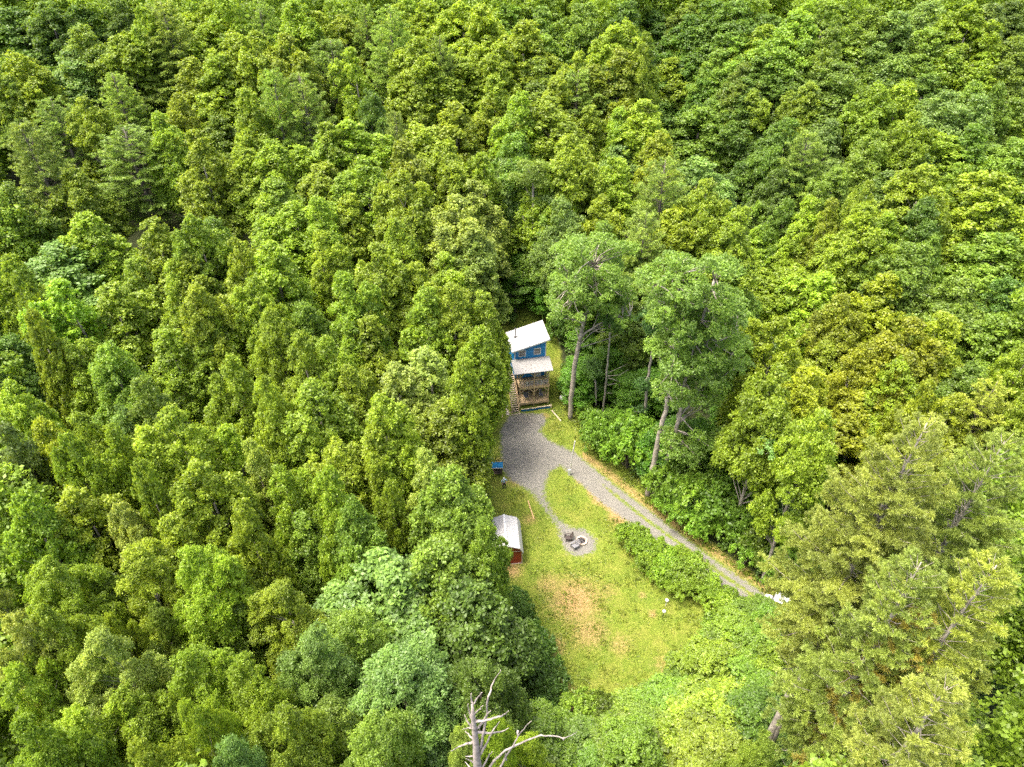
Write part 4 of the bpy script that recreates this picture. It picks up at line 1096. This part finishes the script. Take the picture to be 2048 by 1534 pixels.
OAKC = (.205, .345, .050)
rr = np.random.default_rng(3)
def scatter(cx, cy, rx, ry, n, r0, r1):
    out = []
    for _ in range(n):
        a = rr.uniform(0, 6.283); q = math.sqrt(rr.uniform(0, 1)); out.append((cx + rx * q * math.cos(a), cy + ry * q * math.sin(a), rr.uniform(r0, r1)))
    return out
own_tree('oak_tree', 'tall oak with a mossy forked trunk just right of the cabin', 'tree', (1141, 838),
    [([(1141, 838), (1143, 790), (1149, 740), (1155, 700), (1160, 680)], .36, .27), ([(1160, 682), (1165, 650), (1176, 622), (1186, 600), (1190, 575), (1188, 530)], .26, .10),
     ([(1160, 684), (1168, 668), (1186, 655), (1210, 642), (1236, 633), (1260, 631)], .17, .05), ([(1186, 655), (1191, 643), (1194, 632)], .07, .03), ([(1176, 622), (1150, 590), (1140, 560)], .1, .05)],
    scatter(1188, 512, 82, 40, 52, 11, 20) + scatter(1180, 560, 80, 30, 30, 10, 18) + scatter(1135, 635, 34, 22, 10, 9, 15) + scatter(1240, 650, 40, 20, 9, 9, 14) + scatter(1160, 605, 58, 34, 34, 10, 18) + scatter(1225, 590, 55, 38, 32, 10, 18) + scatter(1130, 560, 30, 34, 14, 10, 16),
    OAKC, BARK_PALE, .22, 50, 11, 3.2)
own_tree('oak_tree', 'great twin-trunked oak with sprawling pale limbs beside the middle of the road', 'tree', (1295, 992),
    [([(1295, 992), (1303, 950), (1312, 905), (1322, 855), (1332, 820), (1338, 770), (1345, 710), (1350, 650), (1356, 560)], .38, .12),
     ([(1303, 1000), (1316, 962), (1330, 930), (1343, 895), (1352, 860), (1360, 830), (1366, 780), (1385, 700), (1410, 620), (1430, 560)], .34, .10),
     ([(1362, 830), (1378, 812), (1397, 790), (1415, 770), (1436, 757), (1446, 752)], .13, .05), ([(1360, 900), (1400, 928), (1425, 932), (1460, 925)], .12, .05), ([(1350, 650), (1320, 610), (1310, 570)], .1, .05), ([(1385, 700), (1440, 680), (1475, 670)], .1, .04)],
    scatter(1385, 555, 100, 44, 55, 12, 23) + scatter(1395, 625, 100, 46, 72, 13, 25) + scatter(1400, 705, 98, 46, 62, 12, 23) + scatter(1385, 780, 72, 36, 34, 11, 19) + scatter(1400, 900, 84, 34, 46, 12, 20) + scatter(1345, 870, 30, 26, 7, 11, 17)
    + scatter(1465, 920, 40, 25, 9, 13, 20) + scatter(1350, 800, 20, 26, 6, 11, 15) + scatter(1470, 740, 30, 24, 7, 13, 18),
    OAKC, BARK_PALE, .22, 55, 12, 3.0, None, .7, [[(1415, 770), (1432, 776), (1443, 784)], [(1350, 560), (1356, 530), (1362, 508)], [(1356, 535), (1375, 515)]])
own_tree('oak_tree', 'bluish green oak with a bare leaning grey trunk right of the road', 'tree', (1548, 1064),
    [([(1548, 1064), (1563, 1025), (1577, 990), (1587, 955), (1588, 910), (1592, 880)], .34, .14), ([(1577, 985), (1560, 950), (1530, 915)], .14, .06), ([(1587, 955), (1615, 930)], .1, .05)],
    scatter(1580, 890, 44, 30, 18, 13, 20) + scatter(1535, 905, 40, 24, 14, 12, 18) + scatter(1580, 945, 45, 26, 12, 11, 17), (.18, .34, .085), BARK_PALE, .22, 55, 13)
own_tree('slender_tree', 'slim bare trunk with two leaf tufts left of the twin-trunked oak', 'tree', (1283, 888),
    [([(1283, 888), (1290, 820), (1296, 760), (1303, 712), (1308, 650)], .22, .12)], scatter(1298, 765, 26, 10, 4, 10, 13) + scatter(1280, 822, 14, 7, 3, 8, 11) + scatter(1315, 640, 35, 25, 8, 14, 20), (.10, .22, .045), BARK_PALE, .22, 55, 14, 1)
own_tree('slender_tree', 'slim grey-trunked tree with bare drooping side branches behind the roadside shrubs', 'tree', (1206, 832),
    [([(1206, 832), (1210, 780), (1214, 740), (1217, 700), (1221, 655)], .17, .09), ([(1191, 812), (1192, 786), (1190, 760)], .14, .1)], scatter(1180, 740, 34, 16, 7, 11, 16) + scatter(1215, 640, 26, 22, 7, 12, 17) + scatter(1190, 772, 18, 9, 3, 10, 13), (.12, .24, .04), BARK_PALE, .22, 55, 15, 1.2, None, .6,
    [[(1217, 745), (1240, 735), (1254, 728)], [(1216, 752), (1240, 750), (1258, 738)], [(1217, 756), (1236, 762), (1259, 766)], [(1214, 770), (1232, 767), (1248, 775), (1257, 784), (1252, 792)], [(1214, 786), (1234, 787)]])
own_tree('slender_tree', 'straight pale trunk rising behind the cabin out of layered green leaves', 'tree', (1065, 606),
    [([(1065, 606), (1065, 540), (1065, 480), (1066, 420), (1066, 360)], .24, .14), ([(1064, 478), (1055, 455), (1045, 432)], .06, .03)], scatter(1066, 350, 40, 26, 12, 14, 20), (.19, .29, .04), BARK_PALE, .24, 50, 16, 1.6)
own_tree('slender_tree', 'thin forked pale trunk left of the roof with two little lime leaf tufts', 'tree', (1011, 578),
    [([(1011, 578), (1008, 540), (1007, 505), (1006, 470)], .10, .05), ([(1007, 507), (1001, 490), (998, 468)], .05, .03)], [(1000, 455, 9, 0), (1012, 450, 8, .3), (990, 462, 8, -.4), (1004, 444, 8, .4)], (.28, .36, .08), BARK_PALE, .22, 55, 17, .5)
own_tree('slender_tree', 'dim straight trunk behind the cabin to the right of the pale trunk', 'tree', (1088, 604),
    [([(1088, 604), (1088, 540), (1088, 470), (1089, 410)], .17, .1)], scatter(1090, 400, 30, 20, 8, 13, 18), (.15, .25, .04), BARK, .24, 50, 18, 1.4)
own_tree('slender_tree', 'slanting grey trunk in the dark wood right of the big oak crown', 'tree', (1490, 840),
    [([(1490, 840), (1495, 800), (1500, 750), (1508, 700)], .2, .14)], scatter(1515, 690, 34, 22, 9, 13, 19), (.15, .25, .04), BARK_PALE, .24, 50, 19, 1.4)
own_tree('slender_tree', 'grey forked trunk in the gap right of the twin-trunked oak', 'tree', (1512, 895),
    [([(1512, 895), (1517, 862), (1530, 830), (1545, 815)], .17, .08), ([(1520, 855), (1528, 825), (1530, 800)], .09, .05)], scatter(1545, 800, 34, 20, 9, 13, 18), (.19, .29, .04), BARK_PALE, .24, 50, 20, 1.4)

# dead snag in the foreground
def snag():
    Y0 = 12.2
    b = np.array([0, Y0, 0.]); top = at_y(944, 1402, Y0); b[0] = top[0] - .25; b[2] = G(b[0], Y0) - .1
    root = thing('dead_tree', 'bleached leafless dead pine top with broken branches at the bottom edge', 'dead tree', tuple(b))
    pts = [b * 0, at_y(962, 1640, Y0) - b, at_y(955, 1534, Y0) - b, at_y(951, 1480, Y0) - b, at_y(946, 1430, Y0) - b, top - b]
    MB().tube(pts, [.32, .24, .175, .12, .08, .03], 11).build('trunk', DEADWOOD, root, smooth_=True)
    br = [[(944, 1412), (955, 1396), (964, 1384)], [(943, 1406), (942, 1386)], [(948, 1428), (957, 1420), (966, 1411)], [(950, 1443), (975, 1440), (1000, 1433), (1010, 1428), (1017, 1421)], [(944, 1440), (938, 1420), (936, 1408)],
          [(943, 1455), (934, 1440), (929, 1428)], [(952, 1460), (966, 1445), (975, 1428), (981, 1421)], [(952, 1465), (980, 1465), (1005, 1463), (1018, 1457)], [(960, 1500), (967, 1466), (973, 1430), (976, 1396), (982, 1375), (990, 1358), (1002, 1340)],
          [(960, 1510), (972, 1490), (985, 1462), (1000, 1442)], [(962, 1560), (985, 1525), (1010, 1502), (1040, 1486), (1080, 1470), (1115, 1472), (1128, 1477), (1154, 1466)], [(970, 1580), (1000, 1534), (1020, 1500), (1040, 1468), (1062, 1442)],
          [(944, 1485), (932, 1488), (918, 1493), (902, 1502)], [(945, 1478), (938, 1470), (930, 1462)], [(948, 1458), (938, 1455), (925, 1459)], [(950, 1512), (940, 1513), (930, 1512)], [(950, 1526), (940, 1520), (932, 1518)],
          [(965, 1534), (976, 1515), (984, 1503)], [(955, 1550), (940, 1535), (930, 1524)], [(1012, 1520), (1011, 1505)], [(1035, 1462), (1036, 1474)], [(1126, 1476), (1127, 1481)]]
    for i, pl in enumerate(br):
        rg = np.random.default_rng(i); k = len(pl)
        P = [at_y(q[0], q[1], Y0 + (.0 if j == 0 else rg.uniform(-.5, .5) * j / k)) - b for j, q in enumerate(pl)]
        t = np.linspace(0, k - 1, k * 4); P = np.array(P); Q = np.stack([np.interp(t, np.arange(k), P[:, j]) for j in range(3)], 1) + rg.normal(0, .012, (len(t), 3))
        MB().tube(Q, np.linspace(.055 if k > 3 else .042, .012, len(t)), 6).build('branch', DEADWOOD, root, smooth_=True)
snag()

# near white pines, lower right: big open crowns with bare inner branches
def big_pine(label, px, py, Y0, h, R, colr, seed, lean=(0, 0), z0=9.0):
    top = at_y(px, py, Y0)
    g = top[2] - h
    rng = np.random.default_rng(seed)
    (V, t, c), (Vw, Fw) = pine_geo(h, R, z0, seed, True, True, 2.9)
    sh_ = lambda A: A + np.stack([A[:, 2] / h * lean[0], A[:, 2] / h * lean[1], A[:, 2] * 0], 1) - np.array([lean[0], lean[1], 0])
    root = thing('pine_tree', label, 'pine tree', (top[0], top[1], g), 0, 'white pines of the forest')
    link('crown', leaves_mesh('crown', sh_(V), t, c, NEEDLE), root, colr)
    link('trunk', to_mesh('trunk', sh_(np.array(Vw)), Fw, BARK_PALE, smooth_=True), root)
VC = (.315, .385, .075); VG = (.275, .37, .068)
big_pine('large olive pine with the tallest feathery crown in the lower right corner of the photo', 1862, 850, 25.5, 33, 4.5, VC, 61, (1.5, 1.5), 14)
big_pine('yellowing pine just left of the tallest corner pine and above the small vehicle', 1812, 962, 25.0, 28, 2.6, VC, 62, (.8, .8), 11)
big_pine('yellow tinged pine whose thick grey trunk leans at the bottom right', 1822, 1235, 19.5, 25, 2.5, (.42, .39, .075), 63, (.7, 1.2), 8)
big_pine('olive pine reaching the right edge below the broadleaf slope', 2010, 880, 27.0, 31, 4.6, VG, 64, (.5, .5), 12)
big_pine('golden pine with long bare branches at the right edge, low in the corner', 1995, 1130, 19.5, 29, 3.8, (.34, .42, .065), 65, (1.0, 1.0), 9)
big_pine('dense olive pine in the middle of the corner grove', 1850, 1130, 20.0, 26, 3.6, VG, 66, (.8, 1.0), 8)
big_pine('low olive pine at the very bottom of the corner grove', 1890, 1370, 15.5, 22, 3.2, VC, 67, (.6, .8), 7)

# shrubs along the road and round the meadow
def shrub_proto(seed, near=True):
    rng = np.random.default_rng(seed)
    cl = [(0, 0, .95, .55, .5)]
    for k in range(13):
        a = k * 2.4; q = math.sqrt((k + .5) / 13) * .95; r = rng.uniform(.34, .52)
        cl.append((q * math.cos(a), q * math.sin(a), .42 + .75 * (1 - q * q) * rng.uniform(.7, 1.1), r, r * .85))
    V, t, c = puff_leaves(np.array(cl), 200, .115, rng, .35, .62, None, .26)
    parts = [tube_np(bend((0, 0, -.2), (x, y, z), rng, .15), np.linspace(.035, .012, 5), 5, False) for x, y, z, _, _ in cl[:9]]
    Vw, Fw = join_np(parts)
    return leaves_mesh('foliage', V, t, c, LEAF), to_mesh('stem', Vw, Fw, BARK, smooth_=True)
SHP = [shrub_proto(s) for s in (71, 72, 73, 74)]
SHR = [(1195,890,48,'r'),(1225,872,40,'r'),(1180,862,36,'r'),(1250,925,52,'r'),(1290,938,44,'r'),(1215,915,34,'r'),(1330,1000,44,'r'),(1375,1020,50,'r'),(1420,1045,54,'r'),(1385,1062,34,'r'),(1460,1075,54,'r'),(1510,1110,56,'r'),(1550,1145,54,'r'),(1590,1170,46,'r'),
(1345,1035,34,'r'),(1480,1120,40,'r'),(1300,975,32,'r'),(1540,1100,50,'r'),(1600,1110,50,'r'),(1490,1040,48,'r'),(1440,1000,44,'r'),
(1265,1080,26,'m'),(1285,1100,30,'m'),(1310,1108,30,'m'),(1300,1130,28,'m'),(1330,1135,34,'m'),(1355,1120,30,'m'),(1350,1155,32,'m'),(1385,1160,34,'m'),(1380,1135,26,'m'),(1415,1165,28,'m'),(1415,1190,34,'m'),(1450,1195,28,'m'),(1440,1215,30,'m'),(1245,1060,18,'m'),(1360,1180,26,'m'),(1320,1160,22,'m'),
(1500,1238,34,'b'),(1535,1244,30,'b'),(1570,1246,32,'b'),(1480,1265,48,'b'),(1530,1270,56,'b'),(1580,1270,54,'b'),(1440,1290,44,'b'),(1490,1310,52,'b'),(1550,1320,62,'b'),(1430,1340,48,'b'),(1480,1365,60,'b'),(1540,1385,62,'b'),(1600,1330,50,'b'),(1595,1225,34,'b'),
(1400,1395,52,'b'),(1440,1430,66,'b'),(1500,1450,66,'b'),(1350,1430,54,'b'),(1300,1455,52,'b'),(1250,1450,44,'b'),(1390,1480,66,'b'),(1330,1500,66,'b'),(1200,1440,46,'b'),(1160,1440,44,'b'),(1230,1500,62,'b'),(1150,1490,60,'b'),(1270,1520,62,'b'),(1450,1510,70,'b'),(1540,1500,66,'b'),(1180,1525,60,'b'),(1080,1480,56,'b'),(1070,1530,60,'b'),(1120,1470,36,'b'),(1620,1400,60,'b'),(1600,1460,70,'b'),
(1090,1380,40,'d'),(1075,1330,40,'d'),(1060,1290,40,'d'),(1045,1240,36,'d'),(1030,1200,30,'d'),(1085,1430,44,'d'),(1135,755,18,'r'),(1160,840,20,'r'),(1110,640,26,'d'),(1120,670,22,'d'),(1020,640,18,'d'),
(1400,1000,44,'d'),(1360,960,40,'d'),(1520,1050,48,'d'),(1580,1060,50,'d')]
SC_ = {'r': ((.19, .35, .036), 'glossy green roadside shrub beyond the gravel road'), 'm': ((.22, .36, .028), 'bright shrub in the thicket between meadow and road'),
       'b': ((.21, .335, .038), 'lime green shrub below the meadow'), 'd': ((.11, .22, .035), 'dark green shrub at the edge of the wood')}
for i, (px, py, r, k) in enumerate(SHR):
    if k == 'b' and r >= 48:
        PAL['S'] = ('round', [(.185, .315, .030), (.22, .34, .03), (.15, .27, .03)][i % 3])
        plant(px + RNG.uniform(-8, 8), py - r * RNG.uniform(.3, .8), r * RNG.uniform(1.5, 2.1), 'S', RNG.uniform(4.5, 10), 99); continue
    if k == 'r': px += 7; py -= 9
    b = on_ground(px, py + r * .35)
    if b is None: continue
    d = project(*b)[2]; s = r * d / FPX / 1.15 * RNG.uniform(.72, 1.12)
    hgt = s * (1.2 if k == 'm' else 1.6) * RNG.uniform(.9, 1.15)
    A, B = place_words(px, py, k)
    t = thing('shrub', f'{SC_[k][1]}, {A} percent across, {B} percent down', 'shrub', tuple(b), RNG.uniform(0, 6.28), {'r': 'shrubs beyond the road', 'm': 'shrubs of the thicket', 'b': 'shrubs below the meadow', 'd': 'shrubs at the wood edge'}[k])
    t.scale = (s * 1.12, s * 1.12, hgt)
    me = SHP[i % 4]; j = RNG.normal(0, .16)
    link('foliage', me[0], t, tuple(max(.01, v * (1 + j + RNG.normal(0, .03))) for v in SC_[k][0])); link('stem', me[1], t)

# ground cover of the forest floor and scrub on the banks
rng = np.random.default_rng(33)
N0 = 9000
ux = rng.uniform(-60, 75, N0); uy = rng.uniform(14, 118, N0)
sd = poly_sd(ux, uy, CLEAR); qx, qy, qd = project(ux, uy, ground(ux, uy))
k = (sd < -.6) & (np.abs(qx - 1024) < 1080) & (qy > -60) & (qy < 1650)
near_edge = sd > -14
k &= (near_edge | (rng.uniform(0, 1, N0) < .35))
ux, uy = ux[k], uy[k]
uz = ground(ux, uy); rr_ = rng.uniform(.45, 1.0, len(ux))
V, t, c = puff_leaves(np.stack([ux, uy, uz + rr_ * .35, rr_, rr_ * .7], 1), 13, .27, rng, .4, .65, None, .3)
tag(link('undergrowth', leaves_mesh('undergrowth', V, t, c, LEAF), None, (.14, .26, .035)), 'dark green ferns and low undergrowth covering the forest floor', 'undergrowth', kind='stuff')
# weeds along the verges
N0 = 5200
ux = rng.uniform(-6, 40, N0); uy = rng.uniform(28, 80, N0)
sd = poly_sd(ux, uy, CLEAR); rd = seg_dist(ux, uy, ROADLINE); sg = poly_sd(ux, uy, GRAVEL)
th = seg_dist(ux, uy, [flat(1262, 1075), flat(1330, 1135), flat(1430, 1200), flat(1490, 1260), flat(1440, 1340), flat(1360, 1420)])
prob = np.where(sd > -1.0, .06, 0) + .75 * np.exp(-(sd / .9) ** 2) + .45 * np.exp(-(th / 2.6) ** 2)
prob = np.where((sg > -.5), 0, prob); prob = np.where((ux > -3) & (ux < 5.6) & (uy > 72.6), prob * .0 + .25 * (ux > 5.2), prob)
k = rng.uniform(0, 1, N0) < prob; ux, uy = ux[k], uy[k]
rr_ = rng.uniform(.12, .34, len(ux)) * (1 + .5 * np.exp(-(th[k] / 2.5) ** 2)); uz = ground(ux, uy)
V, t, c = puff_leaves(np.stack([ux, uy, uz + rr_ * .3, rr_, rr_ * .8], 1), 90, .11, rng, .4, .6, None, .2)
tag(link('weeds', leaves_mesh('weeds', V, t, c, LEAF), None, (.24, .31, .03)), 'low weeds along the edges of the meadow and road', 'weeds', kind='stuff')
